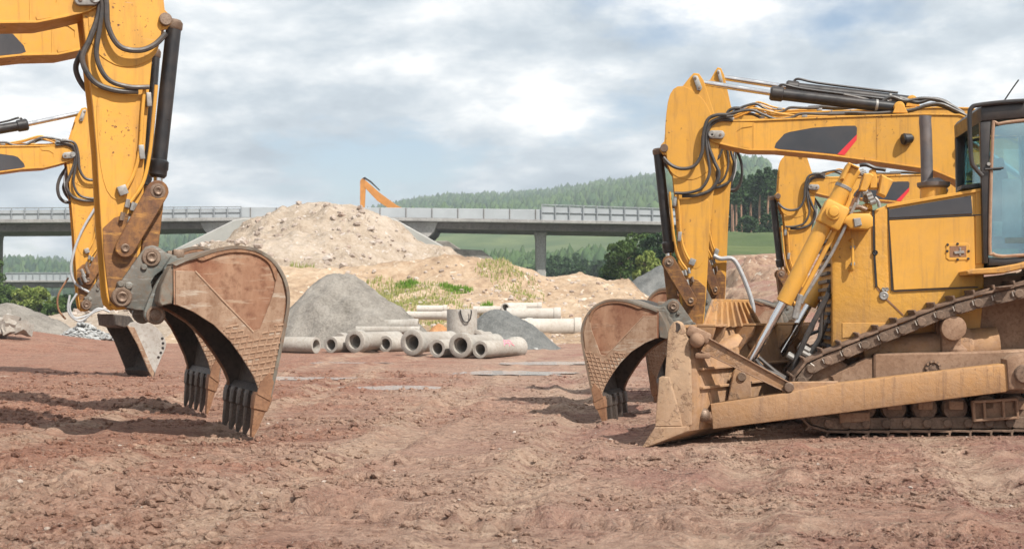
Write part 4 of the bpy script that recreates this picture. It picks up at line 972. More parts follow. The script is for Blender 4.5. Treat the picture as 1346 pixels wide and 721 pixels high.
# brace from blade to push arm, and the ball joints
a, b_ = BP(915, 446, .10), DP(1036, 508, -1.16)
br0, br1 = DP(916, 447, -1.55), DP(1036, 509, -1.22)
d = (br1-br0); up = Vector((-d.z, 0, d.x)).normalized()
brace = MB().prism([br0+up*.075+d*.08, br1+up*.05, br1-up*.05, br0-up*.075+d*.08], [v+Vector((0, .12, 0)) for v in (br0+up*.075+d*.08, br1+up*.05, br1-up*.05, br0-up*.075+d*.08)], .012, 2).build('brace', M['dozer_mud'], dz)
MB().prism([br0+up*.085+d*.08, br1+up*.058, br1+up*.044, br0+up*.07+d*.08], [v+Vector((0, -.03, 0)) for v in (br0+up*.085+d*.08, br1+up*.058, br1+up*.044, br0+up*.07+d*.08)], .004).build('flange', M['mud'], brace)
MB().prism([br0-up*.085+d*.08, br1-up*.058, br1-up*.044, br0-up*.07+d*.08], [v+Vector((0, -.03, 0)) for v in (br0-up*.085+d*.08, br1-up*.058, br1-up*.044, br0-up*.07+d*.08)], .004).build('flange', M['mud'], brace)
b = bmesh.new(); bmesh.ops.create_uvsphere(b, u_segments=20, v_segments=12, radius=.078); b.transform(Matrix.Translation(br0)); mb = MB(); mb._add(b)
mb.box(br0+Vector((.02, .08, .06)), (.26, .16, .12), Matrix.Rotation(R(25), 3, 'Y'), .03).box(br0+Vector((.06, .04, -.16)), (.16, .08, .06), bev=.02).build('ball_joint', M['mud'], brace)
# straight far-side brace
f0, f1 = bq(.92, -.15, .1), Vector((br1.x, 1.16, br1.z))
MB().tube([f0, f1], .055, 10, 0).build('brace', M['arm_mud'], dz)
# arm to blade ball joints
j0 = DP(923, 545, yB+1.0)
for y in (-1.2, 1.2):
    p = DP(934, 547, -1.16); p.y = y
    t = (y-ln_.y)/bl.y; tgt = BP(912, 546, max(0.02, min(.98, t)))
    MB().tube([p+Vector((.05, 0, 0)), p+(tgt-p)*.5, tgt], .085, 12, 0).build('ball_joint', M['mud'], dz)
    if y < 0:
        mb = MB(); b = bmesh.new(); bmesh.ops.create_uvsphere(b, u_segments=16, v_segments=10, radius=.075); b.transform(Matrix.Translation(p+Vector((-.08, -.1, .03)))); mb._add(b); mb.build('ball_cap', M['pin'], dz)
# ------------------------------------------------------------------ terrain
SUN, CLOUD, EXPO, HAZE = 4.8, .93, 0.45, 0.00034
def vnoise(X, Y, scale, seed, octv=4, rough=.5):
    """numpy value noise, fractal"""
    out = np.zeros_like(X, dtype=np.float64); amp = 1.0; tot = 0
    for o in range(octv):
        rs = np.random.RandomState(seed*17+o); T = rs.rand(256, 256)
        u = X/scale*(2**o)+13.7*o; v = Y/scale*(2**o)+7.3*o
        i = np.floor(u).astype(int); j = np.floor(v).astype(int); fu = u-i; fv = v-j
        fu = fu*fu*(3-2*fu); fv = fv*fv*(3-2*fv); a = i % 256; b = (i+1) % 256; c = j % 256; d = (j+1) % 256
        out += amp*((T[a, c]*(1-fu)+T[b, c]*fu)*(1-fv)+(T[a, d]*(1-fu)+T[b, d]*fu)*fv); tot += amp; amp *= rough
    return out/tot-.5
def sst(x, a, b): t = np.clip((x-a)/(b-a), 0, 1); return t*t*(3-2*t)

PUD = [  # puddles: centre and half size on the ground
    (ground_at(527, 507), .85, .42), (ground_at(385, 495), .95, .45), (ground_at(676, 488), 1.05, .75), (ground_at(722, 475.5), 1.5, .7), (ground_at(452, 475), 1.0, .3)]
def crest(px):
    xs = [-600, -60, 0, 60, 95, 150, 230, 330, 480, 520, 560, 600, 660, 720, 790, 840, 872, 960, 1100, 1500, 2200]
    ys = [340, 352, 350, 354, 360, 330, 308, 300, 285, 275, 268, 264, 262, 258, 246, 240, 237, 232, 240, 275, 300]
    return np.interp(px, xs, ys)
def hills(X, Y):
    px = CX+F*X/np.maximum(Y, 1)
    zc = (CY-crest(px))*1800/F
    t = np.clip((Y-330)/(1800-330), 0, 1)
    z = zc*t + vnoise(X, Y, 260, 5, 4)*26*sst(Y, 420, 800)*(1-sst(Y, 1500, 1780))
    return np.where(Y > 1800, zc-(Y-1800)*.12, z)
def ground_z(X, Y):
    px_ = X
    z = np.zeros_like(X)
    near = 1-sst(Y, 35, 60); cmp_ = .38+.62*sst(vnoise(X*.7, Y, 3.6, 90, 4, .55), -.10, .12)       # compacted and loose patches
    # trampled, rutted earth
    z += near*(vnoise(X, Y, 2.6, 1, 4)*.055 + cmp_*vnoise(X, Y, .5, 2, 4, .6)*.036 + vnoise(X, Y, .16, 3, 3, .6)*.022*(1-sst(Y, 16, 26)))
    z += near*cmp_*(1-sst(Y, 22, 34))*((.5-np.abs(vnoise(X, Y, .75, 6, 5, .62))*2)*.032+(.5-np.abs(vnoise(X, Y, .22, 7, 3, .6))*2)*.022)
    # wheel ruts running off across the yard
    wv = .35*np.sin(Y*.23+1)
    for k0, k1, hw_ in ((-1.75, .085, .92), (1.1, .16, .95), (-4.6, .02, .9)):
        dl = np.abs(np.abs(X-(k0+k1*Y)+wv)-hw_); g = np.exp(-(dl/.22)**4)*near; z = z*(1-.45*g)-.035*g; z += near*.03*np.exp(-((dl-.36)/.10)**2)*(1+vnoise(X, Y, .3, 77, 3)*2)
    # prints left by crawler tracks
    for yc, sl, ph in ((9.6, .10, 0), (11.35, .10, 1), (8.0, -.16, 2), (18.2, .03, 3), (20.1, .03, 4)):
        dd = (Y-yc-sl*X-.5*np.sin(X*.21+ph)); band = np.exp(-(dd/.26)**6)*(.35+.65*sst(vnoise(X, Y, 1.7, 60+ph, 3), -.12, .12))
        z = z*(1-.6*band*near)
        z += near*band*(-.035+.042*np.clip(np.sin((X+.15*dd)*2*math.pi/.21)*2.2, -1, 1))+near*.03*np.exp(-((np.abs(dd)-.36)/.08)**2)*band**0
    rut = vnoise(X*.35, Y*1.6, 1.1, 8, 4, .6)
    z += near*np.abs(rut)*-.06
    # churned ridge in the left foreground and beyond
    rid = np.exp(-((Y-(9.3-.25*(X+3)))/1.0)**2)*sst(-X, .6, 2.2); z += rid*(.10+.22*np.abs(vnoise(X, Y, .7, 9, 4)))
    rid = np.exp(-((Y-(11.2-.12*(X+4)))/.5)**2)*sst(-X, 1.6, 2.8); z += rid*(.03+.16*np.abs(vnoise(X, Y, .4, 10, 4)))
    rough = sst(vnoise(X, Y, 3.1, 11, 3), .0, .22); z += near*rough*np.abs(vnoise(X, Y, .34, 12, 5, .66))*.12
    # smooth driven lane in the middle
    # earth heaped on the left, far
    z += .75*np.exp(-((X+19.5)/5)**2-((Y-44)/6)**2)*(1+.8*vnoise(X, Y, 3, 13, 4))
    # wheel tracks across the yard
    for k, (yy, sl) in enumerate(((24, .05), (27, .02), (31, -.03))):
        z -= .05*np.exp(-((Y-yy-sl*X-.4*vnoise(X, Y, 6, 20+k, 2))/.35)**2)
    # bank rising on the right
    b = sst(X-.115*Y, 0, 6); z += b*np.clip(Y-30, 0, 180)*.076*(1+.25*vnoise(X, Y, 14, 14, 4))
    # far side of the yard drops towards the valley
    z += -1.0*sst(Y, 95, 140)*(1-b)
    z += hills(X, Y)*sst(Y, 330, 420)
    # shallow pans under the puddles
    for c, a, d in PUD:
        r2 = ((X-c.x)/(a*1.5))**2+((Y-c.y)/(d*2.2))**2
        z = z*(1-.72*np.exp(-r2*r2)) - .052*np.exp(-r2)
    z -= .10*np.exp(-((X-1.35)/1.0)**2-((Y-17.2)/1.1)**2)
    # standing ground of the machines
    for cx, cy, rx, ry, z0, sl in ((-2.85, 13.9, .9, .9, -.035, 0), (-4.0, 17.0, .8, .8, -.03, 0), (1.9, 13.8, .8, .8, -.05, 0), (5.3, 14.6, 2.5, 1.7, .022, .022)):
        r = np.sqrt(((X-cx)/rx)**4+((Y-cy)/ry)**4)**.5; f = sst(r, .85, 1.5); z = z*f+(z0+sl*(X-3.1))*(1-f)
    return z
def axis(inner, step, g, lim):
    a = list(np.arange(0, inner, step)); x = inner; d = step
    while x < lim: a.append(x); d = max(step, g*x*.0+d*(1+g)); x += d
    return np.array(a+[lim])
xa = axis(7.0, .045, .017, 2400); xs = np.concatenate([-xa[:0:-1], xa])
y1 = np.arange(5.5, 21, .04); yy = [21.0]; d = .04
while yy[-1] < 2600: d = max(.04, min(yy[-1]*.013, d*1.02)); yy.append(yy[-1]+d)
ys = np.concatenate([np.array([-60, -20, 0, 3]), y1, np.array(yy)])
XX, YY = np.meshgrid(xs, ys); ZZ = ground_z(XX, YY)
nx, ny = len(xs), len(ys)
idx = np.arange(nx*ny).reshape(ny, nx)
quads = np.stack([idx[:-1, :-1], idx[:-1, 1:], idx[1:, 1:], idx[1:, :-1]], -1).reshape(-1, 4)

def ground_mat():
    m, nt, b = newmat('red_brown_earth'); n = N(nt); co = n.coord(); s = n.sep(co)
    big = n.noise(co, .32, 6, .62, .6); mid = n.noise(co, 1.6, 8, .68, .4, (.5, 1.3, 1)); fine = n.noise(co, 9, 8, .72); grit = n.noise(co, 34, 6, .75); peb = n.noise(co, 75, 3, .6)
    red = n.mix(n.ramp(fine, [(.33, 0), (.68, 1)]), (.20, .086, .058), (.46, .238, .165))
    tan = n.mix(n.ramp(fine, [(.33, 0), (.68, 1)]), (.285, .172, .124), (.53, .365, .275))
    c = n.mix(n.ramp(n.math('MULTIPLY_ADD', mid, .6, n.math('MULTIPLY', big, .5)), [(.45, 0), (.64, 1)]), red, tan)
    # a wide dusty lane in the middle of the yard, redder ground on the right
    lane = n.math('MULTIPLY', n.math('ABSOLUTE', n.math('ADD', s[0], n.math('MULTIPLY', n.math('SUBTRACT', big, .5), 6))), 1)
    c = n.mix(n.math('MULTIPLY', n.ramp(n.math('DIVIDE', lane, 4.0), [(.2, 1), (.75, 0)]), .75), c, tan)
    rr = n.ramp(n.noise(co, .55, 5, .6, .5), [(.5, 0), (.6, 1)])
    c = n.mix(n.math('MULTIPLY', rr, n.math('MULTIPLY', n.ramp(n.math('DIVIDE', n.math('ADD', s[0], 1), 8), [(.0, .25), (.35, 1)]), .55)), c, n.mix(n.ramp(grit, [(.35, 0), (.65, 1)]), (.19, .07, .06), (.34, .15, .125)))
    lx = n.math('MULTIPLY_ADD', n.math('SUBTRACT', big, .5), 5, s[0])
    c = n.mix(n.math('MULTIPLY', n.ramp(n.math('DIVIDE', n.math('MULTIPLY', lx, -1), 6), [(.22, 0), (.6, 1)]), .5), c, n.mix(n.ramp(fine, [(.35, 0), (.65, 1)]), (.185, .078, .048), (.40, .195, .125)))
    # pale compacted wheel lanes running off across the yard
    wob = n.math('MULTIPLY', n.math('SUBTRACT', n.noise(co, .22, 3, .5), .5), 2.2)
    for k0, k1, hw_ in ((-1.75, .085, .92), (1.1, .16, .95), (-4.6, .02, .9)):
        cxl = n.math('MULTIPLY_ADD', s[1], k1, k0); dl = n.math('ABSOLUTE', n.math('ADD', n.math('SUBTRACT', s[0], cxl), wob))
        dl = n.math('ABSOLUTE', n.math('SUBTRACT', dl, hw_))
        lm = n.math('MULTIPLY', n.ramp(dl, [(.18, 1), (.42, 0)]), n.ramp(mid, [(.36, 0), (.56, 1)]))
        c = n.mix(n.math('MULTIPLY', lm, .7), c, n.mix(n.ramp(fine, [(.35, 0), (.65, 1)]), (.36, .235, .165), (.56, .41, .305)))
    vo = n.new('ShaderNodeTexVoronoi'); vo.inputs['Scale'].default_value = 34; n.link(co, vo.inputs['Vector'])
    vo2 = n.new('ShaderNodeTexVoronoi'); vo2.inputs['Scale'].default_value = 13; n.link(co, vo2.inputs['Vector'])
    cell = n.sep(vo.outputs['Color'])[0]; crumb = n.ramp(n.noise(co, 2.3, 4, .6), [(.40, 0), (.6, 1)])
    c = n.mix(n.math('MULTIPLY', n.math('MULTIPLY', n.ramp(cell, [(.0, 1), (.42, 0)]), crumb), .6), c, (.10, .05, .034))
    c = n.mix(n.math('MULTIPLY', n.math('MULTIPLY', n.ramp(cell, [(.7, 0), (1., 1)]), crumb), .5), c, (.52, .37, .28))
    # dark grit painting in crumb shadows, darker patches and pale stone chips
    c = n.mix(n.math('MULTIPLY', n.ramp(grit, [(.30, 1), (.45, 0)]), .55), c, (.085, .042, .030))
    c = n.mix(n.math('MULTIPLY', n.ramp(mid, [(.30, 1), (.44, 0)]), .5), c, (.10, .05, .036))
    c = n.mix(n.math('MULTIPLY', n.ramp(peb, [(.63, 0), (.68, 1)]), .75), c, (.50, .42, .36))
    pale = n.math('MULTIPLY', n.ramp(n.noise(co, .9, 7, .7, .8, (.6, 1.4, 1)), [(.63, 0), (.70, 1)]), .6)
    c = n.mix(pale, c, (.52, .41, .33))
    # meadow and woodland floor beyond the site
    gn = n.noise(co, .022, 6, .6, .3); g2 = n.noise(co, .5, 5, .6)
    grass = n.mix(n.ramp(gn, [(.4, 0), (.6, 1)]), (.06, .095, .035), (.13, .16, .06))
    grass = n.mix(n.ramp(g2, [(.4, 0), (.7, .5)]), grass, (.06, .10, .03))
    f = n.math('DIVIDE', n.math('ADD', s[1], n.math('MULTIPLY', n.math('SUBTRACT', big, .5), 22)), 130)
    c = n.mix(n.ramp(f, [(.80, 0), (.86, 1)]), c, grass)
    n.link(c, b.inputs['Base Color'])
    n.link(n.ramp(fine, [(.3, .82), (.6, .97)]), b.inputs['Roughness']); b.inputs['Specular IOR Level'].default_value = .25
    hv = n.math('MULTIPLY', n.math('SUBTRACT', 1, vo.outputs['Distance']), n.math('MULTIPLY', crumb, .35))
    hv = n.math('MULTIPLY_ADD', n.math('SUBTRACT', 1, vo2.outputs['Distance']), n.math('MULTIPLY', crumb, .6), hv)
    h = n.math('MULTIPLY_ADD', grit, .5, n.math('MULTIPLY_ADD', fine, 1.0, n.math('MULTIPLY', peb, .18)))
    n.bump(b, n.math('ADD', h, hv), 1.0, .075)
    return m
M['earth'] = ground_mat()
go = np_mesh('ground', np.stack([XX, YY, ZZ], -1).reshape(-1, 3), quads, M['earth']); tag(go, kind='structure')

# ---- puddles
def water_mat():
    m, nt, b = newmat('muddy_water'); n = N(nt)
    b.inputs['Base Color'].default_value = (.30, .27, .24, 1); b.inputs['Roughness'].default_value = .04; b.inputs['Specular IOR Level'].default_value = 1.0; b.inputs['IOR'].default_value = 2.3
    n.bump(b, n.noise(n.coord(), 7, 3, .5), 1.0, .035); return m
M['water'] = water_mat()
for i, (c, a, d) in enumerate(PUD):
    nseg = 64; pts = []
    for k in range(nseg):
        t = 2*math.pi*k/nseg; r = 1+.5*mnoise.noise(Vector((math.cos(t)*1.8+i*5, math.sin(t)*1.8, 0)))+.25*mnoise.noise(Vector((math.cos(t)*5+i*5, math.sin(t)*5, 3)))
        pts.append((c.x+a*1.25*r*math.cos(t), c.y+d*1.35*r*math.sin(t), -.026))
    me = bpy.data.meshes.new('puddle'); me.from_pydata(pts, [], [list(range(nseg))]); o = link_mesh('puddle', me, M['water'], None, None); tag(o, kind='structure')

# ------------------------------------------------------------------ heaps (own fine grids)
def soil(name, stops, sc_, bumpd, chips=None, streak=None):
    m, nt, b = newmat(name); n = N(nt); co = n.coord()
    f1 = n.noise(co, sc_, 8, .68, .4); f2 = n.noise(co, sc_*7, 8, .72); f3 = n.noise(co, sc_*.3, 4, .6, .5)
    c = n.ramp(n.math('MULTIPLY_ADD', f2, .45, n.math('MULTIPLY_ADD', f3, .35, n.math('MULTIPLY', f1, .3))), stops)
    if chips: c = n.mix(n.ramp(n.noise(co, sc_*5, 3, .6), [(.62, 0), (.68, 1)]), c, chips)
    n.link(c, b.inputs['Base Color']); b.inputs['Roughness'].default_value = .95; b.inputs['Specular IOR Level'].default_value = .2
    n.bump(b, n.math('MULTIPLY_ADD', f2, .6, f1), .9, bumpd); return m
M['sand'] = soil('sandy_spoil', [(.42, (.21, .138, .09)), (.54, (.38, .27, .18)), (.66, (.50, .385, .275))], .35, .25, (.62, .52, .42))
M['stony'] = soil('stony_spoil', [(.42, (.235, .175, .13)), (.54, (.40, .32, .245)), (.66, (.51, .425, .345))], .6, .35, (.56, .50, .45))
M['gravel'] = soil('grey_gravel', [(.42, (.12, .108, .092)), (.55, (.225, .205, .18)), (.68, (.32, .295, .26))], 1.6, .10)
M['darkgravel'] = soil('dark_grey_gravel', [(.42, (.075, .078, .076)), (.55, (.15, .152, .146)), (.68, (.23, .228, .218))], 2.2, .08)
M['claybrown'] = soil('orange_clay', [(.42, (.30, .13, .05)), (.6, (.48, .25, .12))], 2, .06)
M['concrete'] = worn('weathered_concrete', (.30, .28, .25), (.42, .395, .355), (.24, .20, .165), 2.2, .88, bumpd=.004)
M['paleconcrete'] = worn('pale_concrete', (.46, .43, .39), (.56, .525, .475), (.36, .31, .26), 1.6, .85, bumpd=.004)
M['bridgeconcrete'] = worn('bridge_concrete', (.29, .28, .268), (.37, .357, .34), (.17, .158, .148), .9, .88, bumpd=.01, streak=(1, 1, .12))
M['dkconcrete'] = worn('dark_girder_concrete', (.15, .13, .12), (.21, .185, .17), (.09, .08, .075), .5, .88, bumpd=.01, streak=(1, 1, .12))  # darker than the deck concrete

def heap(name, x0, x1, y0, y1, res, fn, mat, cut=-.3):
    gx = np.arange(x0, x1+res, res); gy = np.arange(y0, y1+res, res); A, B = np.meshgrid(gx, gy); Z = fn(A, B)
    a, b_ = A.shape[1], A.shape[0]; id_ = np.arange(a*b_).reshape(b_, a)
    q = np.stack([id_[:-1, :-1], id_[:-1, 1:], id_[1:, 1:], id_[1:, :-1]], -1).reshape(-1, 4)
    keep = (Z.ravel()[q] > cut).any(1); q = q[keep]
    used = np.unique(q); mp = np.full(a*b_, -1); mp[used] = np.arange(len(used))
    V = np.stack([A, B, Z], -1).reshape(-1, 3)[used]
    return np_mesh(name, V, mp[q], mat)
# great spoil mound
DM = 92.0; kM = DM/F
def mound_z(X, Y):
    px = CX+X/kM*(DM/np.maximum(Y, 60))**0
    top = np.interp(px, [165, 205, 240, 275, 318, 345, 368, 390, 420, 455, 480, 498, 530, 580, 625, 660, 700], [425, 356, 338, 316, 293, 280, 267, 262.5, 262, 264, 268, 276, 296, 322, 345, 362, 420])
    zt = H+(CY-top)*kM
    fr = np.clip((Y-58)/(DM-58), 0, 1.0)**1.15; bk = 1-np.clip((Y-DM-3)/16, 0, 1)
    z = zt*fr*bk
    z += (vnoise(X, Y, 5, 31, 5, .65)*2.0 + np.abs(vnoise(X, Y, 2.4, 32, 5, .68))*1.7 - .35)*np.clip(z/3, 0, 1)*(1-.6*sst(Y, 88, 95))
    # terraces and gullies scraped by machines
    z += .35*np.sin((z+.6*vnoise(X, Y, 7, 33, 3))*2.6)*np.clip(z/4, 0, 1)*sst(np.abs(px-425), 60, 110)
    return z-.25
mo = heap('spoil_mound', -28, 4, 56, 114, .22, mound_z, [M['stony']]); tag(mo, kind='structure')
# sandy bank in front and to the right of it
def bank_z(X, Y):
    px = CX+X*F/72.0
    top = np.interp(px, [430, 470, 520, 560, 604, 643, 662, 680, 702, 712, 760, 797, 826, 848, 880, 905], [350, 344, 340, 338, 335, 334, 337, 347, 352, 361, 361, 366, 365, 385, 396, 416])
    zt = H+(CY-top)*72/F
    fr = np.clip((Y-50-.6*vnoise(X, Y, 6, 41, 2)*6)/(72-50), 0, 1); bk = 1-np.clip((Y-73)/14, 0, 1)
    prof = fr*.85+.15*sst(fr, .72, 1)
    z = zt*prof*bk
    z += (vnoise(X, Y, 4.5, 42, 5, .65)*1.1+np.abs(vnoise(X, Y, 1.6, 43, 5, .68))*.75-.1)*np.clip(z/1.2, 0, 1)
    return z-.12
bo = heap('sand_bank', -14, 11.5, 48, 90, .16, bank_z, [M['sand']]); tag(bo, kind='structure')
# cut earth bank on the right
def rbank_z(X, Y):
    b = sst(X-.115*Y, 0, 6); z = b*np.clip(Y-30, 0, 180)*.076
    z += (vnoise(X, Y, 7, 45, 5, .65)*1.9+np.abs(vnoise(X, Y, 2.2, 46, 5, .68))*1.5-.25)*np.clip(z/1.5, 0, 1)
    z += .28*np.sin((z+.7*vnoise(X, Y, 6, 47, 3))*4.2)*np.clip(z/1.5, 0, 1)
    return z+.10*np.clip(z, 0, 1)-.06
M['cutearth'] = soil('brown_cut_earth', [(.42, (.17, .095, .068)), (.54, (.33, .215, .15)), (.66, (.46, .34, .24))], .5, .3, (.5, .42, .34))
ro = heap('earth_bank', 5, 30, 34, 101, .2, rbank_z, [M['cutearth']], -.02); tag(ro, kind='structure')
# loose heaps standing in the yard
def cone(name, label, cat, cx, cy, h, rx, ry, mat, seed, res=.07, skew=0, group=None):
    def fn(X, Y):
        r = np.sqrt(.045+((X-cx-skew*0)/np.where(X < cx, rx*(1-skew), rx*(1+skew)))**2+((Y-cy)/ry)**2)+vnoise(X, Y, rx*.7, seed, 5, .6)*.38
        z = h*np.clip(1.04-r, 0, 1)**.92
        return z+(vnoise(X, Y, .45, seed+1, 4, .65)*.17+vnoise(X, Y, rx*.4, seed+2, 3)*.22*h/2)*np.clip(z/.4, 0, 1)-np.clip(r-1.0, 0, 1)*.6-.02
    o = heap(name, cx-rx*1.6, cx+rx*1.6, cy-ry*1.4, cy+ry*1.4, res, fn, mat, -.12); return tag(o, label, cat, group)
c = at(445, 355, 47.5); cone('gravel_pile', 'large light grey gravel cone behind the row of pipes, below the spoil mound', 'gravel pile', c.x, 48.5, c.z+.42, 3.6, 3.1, M['gravel'], 51, skew=.06)
c = at(652, 406, 44.5); cone('gravel_pile', 'dark grey gravel heap beside the upright concrete ring', 'gravel pile', c.x, 45.2, c.z+.22, 2.05, 1.8, M['darkgravel'], 55, skew=.1)
c = at(576, 430, 44); cone('clay_heap', 'small orange clay heap left of the upright concrete ring', 'clay heap', c.x, 45.0, .98, .8, .9, M['claybrown'], 58, .05)
c = at(848, 345, 92); cone('gravel_pile', 'blue grey gravel slope below the trees, partly behind the excavator arm', 'gravel pile', c.x+1.3, 90, c.z+.6, 5.2, 5, M['darkgravel'], 61, .25)
c = at(8, 396, 56); cone('gravel_pile', 'long pale grey gravel ramp at the far left under the lower bridge', 'gravel pile', c.x-.4, 57, c.z+.25, 2.9, 4, M['paleg'] if 'paleg' in M else M['gravel'], 63, .15, .08)
# ---- heap of broken slabs left of the big arm, and pale blocks
def rock_mesh(size, seed, sub=1, flat=.7):
    b = bmesh.new(); bmesh.ops.create_icosphere(b, subdivisions=sub, radius=1)
    rs = random.Random(seed)
    for v in b.verts:
        f = 1+rs.uniform(-.28, .28); v.co = Vector((v.co.x*size*f*rs.uniform(.9, 1.1), v.co.y*size*f, v.co.z*size*flat*f))
    return b
def chips(name, label, cat, n_, fn, mat, sz, flat, seed, kind='stuff', sub=1):
    rs = random.Random(seed); V = []; Fq = []; base = []
    for k in range(10):
        b = rock_mesh(1, seed+k, sub, flat); base.append((np.array([v.co[:] for v in b.verts]), np.array([[v.index for v in f.verts] for f in b.faces]))); b.free()
    off = 0
    for i in range(n_):
        x, y, z = fn(rs); s = rs.uniform(*sz) if not callable(sz) else sz(rs, x, y)
        bv, bf = base[rs.randrange(10)]; a = rs.uniform(0, 6.283); tl_ = rs.uniform(-.5, .5)
        Rm = np.array(Matrix.Rotation(a, 3, 'Z') @ Matrix.Rotation(tl_, 3, 'X'))
        V.append((bv*s) @ Rm.T+np.array([x, y, z+s*flat*.25])); Fq.append(bf+off); off += len(bv)
    o = np_mesh(name, np.concatenate(V), np.concatenate(Fq), mat, None, False); return tag(o, label, cat, None, kind)
def chipmat(name, cols):
    m, nt, b = newmat(name); n = N(nt); g = n.new('ShaderNodeNewGeometry'); co = n.coord()
    c = n.ramp(g.outputs['Random Per Island'], [(i/(len(cols)-1), c_) for i, c_ in enumerate(cols)])
    c = n.mix(n.math('MULTIPLY', n.ramp(n.noise(co, 30, 5, .7), [(.4, 0), (.7, 1)]), .5), c, cols[0])
    n.link(c, b.inputs['Base Color']); b.inputs['Roughness'].default_value = .92; n.bump(b, n.noise(co, 60, 4, .7), .4, .01); return m
M['clod'] = chipmat('earth_clods', [(.12, .055, .038), (.20, .095, .064), (.27, .14, .095), (.33, .195, .14), (.40, .27, .205), (.24, .115, .08)])
M['stone'] = chipmat('pale_stone_chips', [(.28, .22, .18), (.38, .31, .26), (.46, .40, .35), (.33, .24, .19)])
M['slab'] = chipmat('grey_slab_pieces', [(.20, .205, .205), (.33, .335, .33), (.46, .46, .45), (.27, .265, .25)])
def gz(x, y): return float(ground_z(np.array([[x]], float), np.array([[y]], float))[0, 0])
def yard(rs):
    while True:
        y = 6.5+22*rs.random()**1.7; x = rs.uniform(-1, 1)*(.46*y+1)
        d = mnoise.noise(Vector((x*.55, y*.9, 4)))+.45*mnoise.noise(Vector((x*1.7, y*2.6, 1)))
        if x < -1.5: d += .18
        if d > rs.uniform(-.35, .55): return x, y, 0
pts_ = []
rsY = random.Random(5)
def chips_on_ground(name, label, cat, n_, mat, sz, seed, flat=.65):
    rs = random.Random(seed); P_ = np.array([yard(rs)[:2] for _ in range(n_)]); Zg = ground_z(P_[:, :1].copy(), P_[:, 1:].copy())[:, 0]; it = iter(range(n_))
    def fn(r): i = next(it); return P_[i, 0], P_[i, 1], Zg[i]
    return chips(name, label, cat, n_, fn, mat, sz, flat, seed)
chips_on_ground('dirt_clods', 'crumbled red brown clods lying over the churned yard', 'dirt', 72000, M['earth'], lambda rs, x, y: .004+.008*rs.random()**2+.034*rs.random()**11*(1.5 if x < -1 else 1), 71)
chips_on_ground('stone_chips', 'pale stone chips trodden into the yard', 'stones', 1100, M['stone'], lambda rs, x, y: .004+.022*rs.random()**7, 72)
def fn(rs):
    a = rs.uniform(0, 6.28); r = math.sqrt(rs.random()); c = ground_at(100, 446)
    return -20.5+2.0*r*math.cos(a), 60+1.6*r*math.sin(a), max(0, .85*(1-r))-.05+rs.uniform(0, .1)
c = at(98, 434, 46)
def fn(rs):
    a = rs.uniform(0, 6.28); r = math.sqrt(rs.random()); return c.x+1.05*r*math.cos(a), 47+1.2*r*math.sin(a), gz(c.x, 47)-.05+max(0, .72*(1-r))*rs.uniform(.6, 1)
chips('slab_heap', 'low heap of broken grey slab pieces at the foot of the big stick', 'rubble', 420, fn, M['slab'], (.05, .15), .45, 81, 'thing')
def blk(name, px, py, D, w, h, d, rz, label):
    p = at(px, py, D); mb = MB(); b = bmesh.new(); bmesh.ops.create_cube(b, size=1)
    for v in b.verts: v.co = Vector((v.co.x*w*random.uniform(.75, 1.1), v.co.y*d*random.uniform(.75, 1.1), v.co.z*h*random.uniform(.75, 1.15)))
    bmesh.ops.subdivide_edges(b, edges=b.edges[:], cuts=2, use_grid_fill=True)
    for v in b.verts: v.co += Vector([random.uniform(-.04, .04) for _ in range(3)])
    mb._add(b); o = mb.build(name, M['concrete'], None, 20); o.location = (p.x, D, p.z-h/2); o.rotation_euler = (R(random.uniform(-18, 18)), R(random.uniform(-18, 18)), R(rz)); tag(o, label, 'concrete block', 'rubble blocks on the left edge of the yard')
for px, py, w, h, rz, lab in ((15, 413, .5, .4, 12, 'pale concrete block on top of the rubble at the far left'), (7, 419, .55, .42, -20, 'pale concrete block wedged under the topmost block at the far left'), (16, 424, .6, .35, 30, 'flat pale concrete block lying in front of the rubble'), (29, 423, .55, .38, -8, 'pale concrete block at the end of the rubble, nearest the big stick'), (3, 429, .5, .3, 45, 'small tilted concrete block at the very edge of the rubble')):
    blk('concrete_block', px, py, 41.5, w, h, .5, rz, lab)
# stones tumbled down the mound: one scatter
def fn(rs):
    while True:
        x = rs.uniform(-24, -3); y = rs.uniform(62, 92)
        d = mnoise.noise(Vector((x*.25, y*.25, 9)))
        if d > rs.uniform(-.3, .5): return x, y, float(mound_z(np.array([[x]]), np.array([[y]]))[0, 0])
chips('mound_stones', 'pale stones tumbled over the spoil mound', 'stones', 900, fn, M['stone'], lambda rs, x, y: .05+.28*rs.random()**3, .7, 91)
def fn(rs):
    x = rs.uniform(-9, 10); y = rs.uniform(51, 71); return x, y, float(bank_z(np.array([[x]]), np.array([[y]]))[0, 0])
chips('bank_stones', 'stones and clods strewn over the sandy bank', 'stones', 900, fn, M['stone'], lambda rs, x, y: .03+.14*rs.random()**3, .7, 92)

cg = at(445, 355, 47.5); cd_ = at(652, 406, 44.5)
def fn(rs):
    if rs.random() < .65: ox, oy, rx, ry = cg.x, 48.5, 3.4, 3.0
    else: ox, oy, rx, ry = cd_.x, 45.2, 1.75, 1.7
    a = rs.uniform(0, 6.28); r = .72+.5*rs.random()**1.3; return ox+rx*r*math.cos(a), oy+ry*r*math.sin(a), max(0, 2.9*(rx/3.4)*(1-r))
chips('heap_stones', 'coarse grey stones rolled down to the foot of the gravel heaps', 'stones', 900, fn, M['slab'], lambda rs, x, y: .02+.085*rs.random()**3, .7, 95)
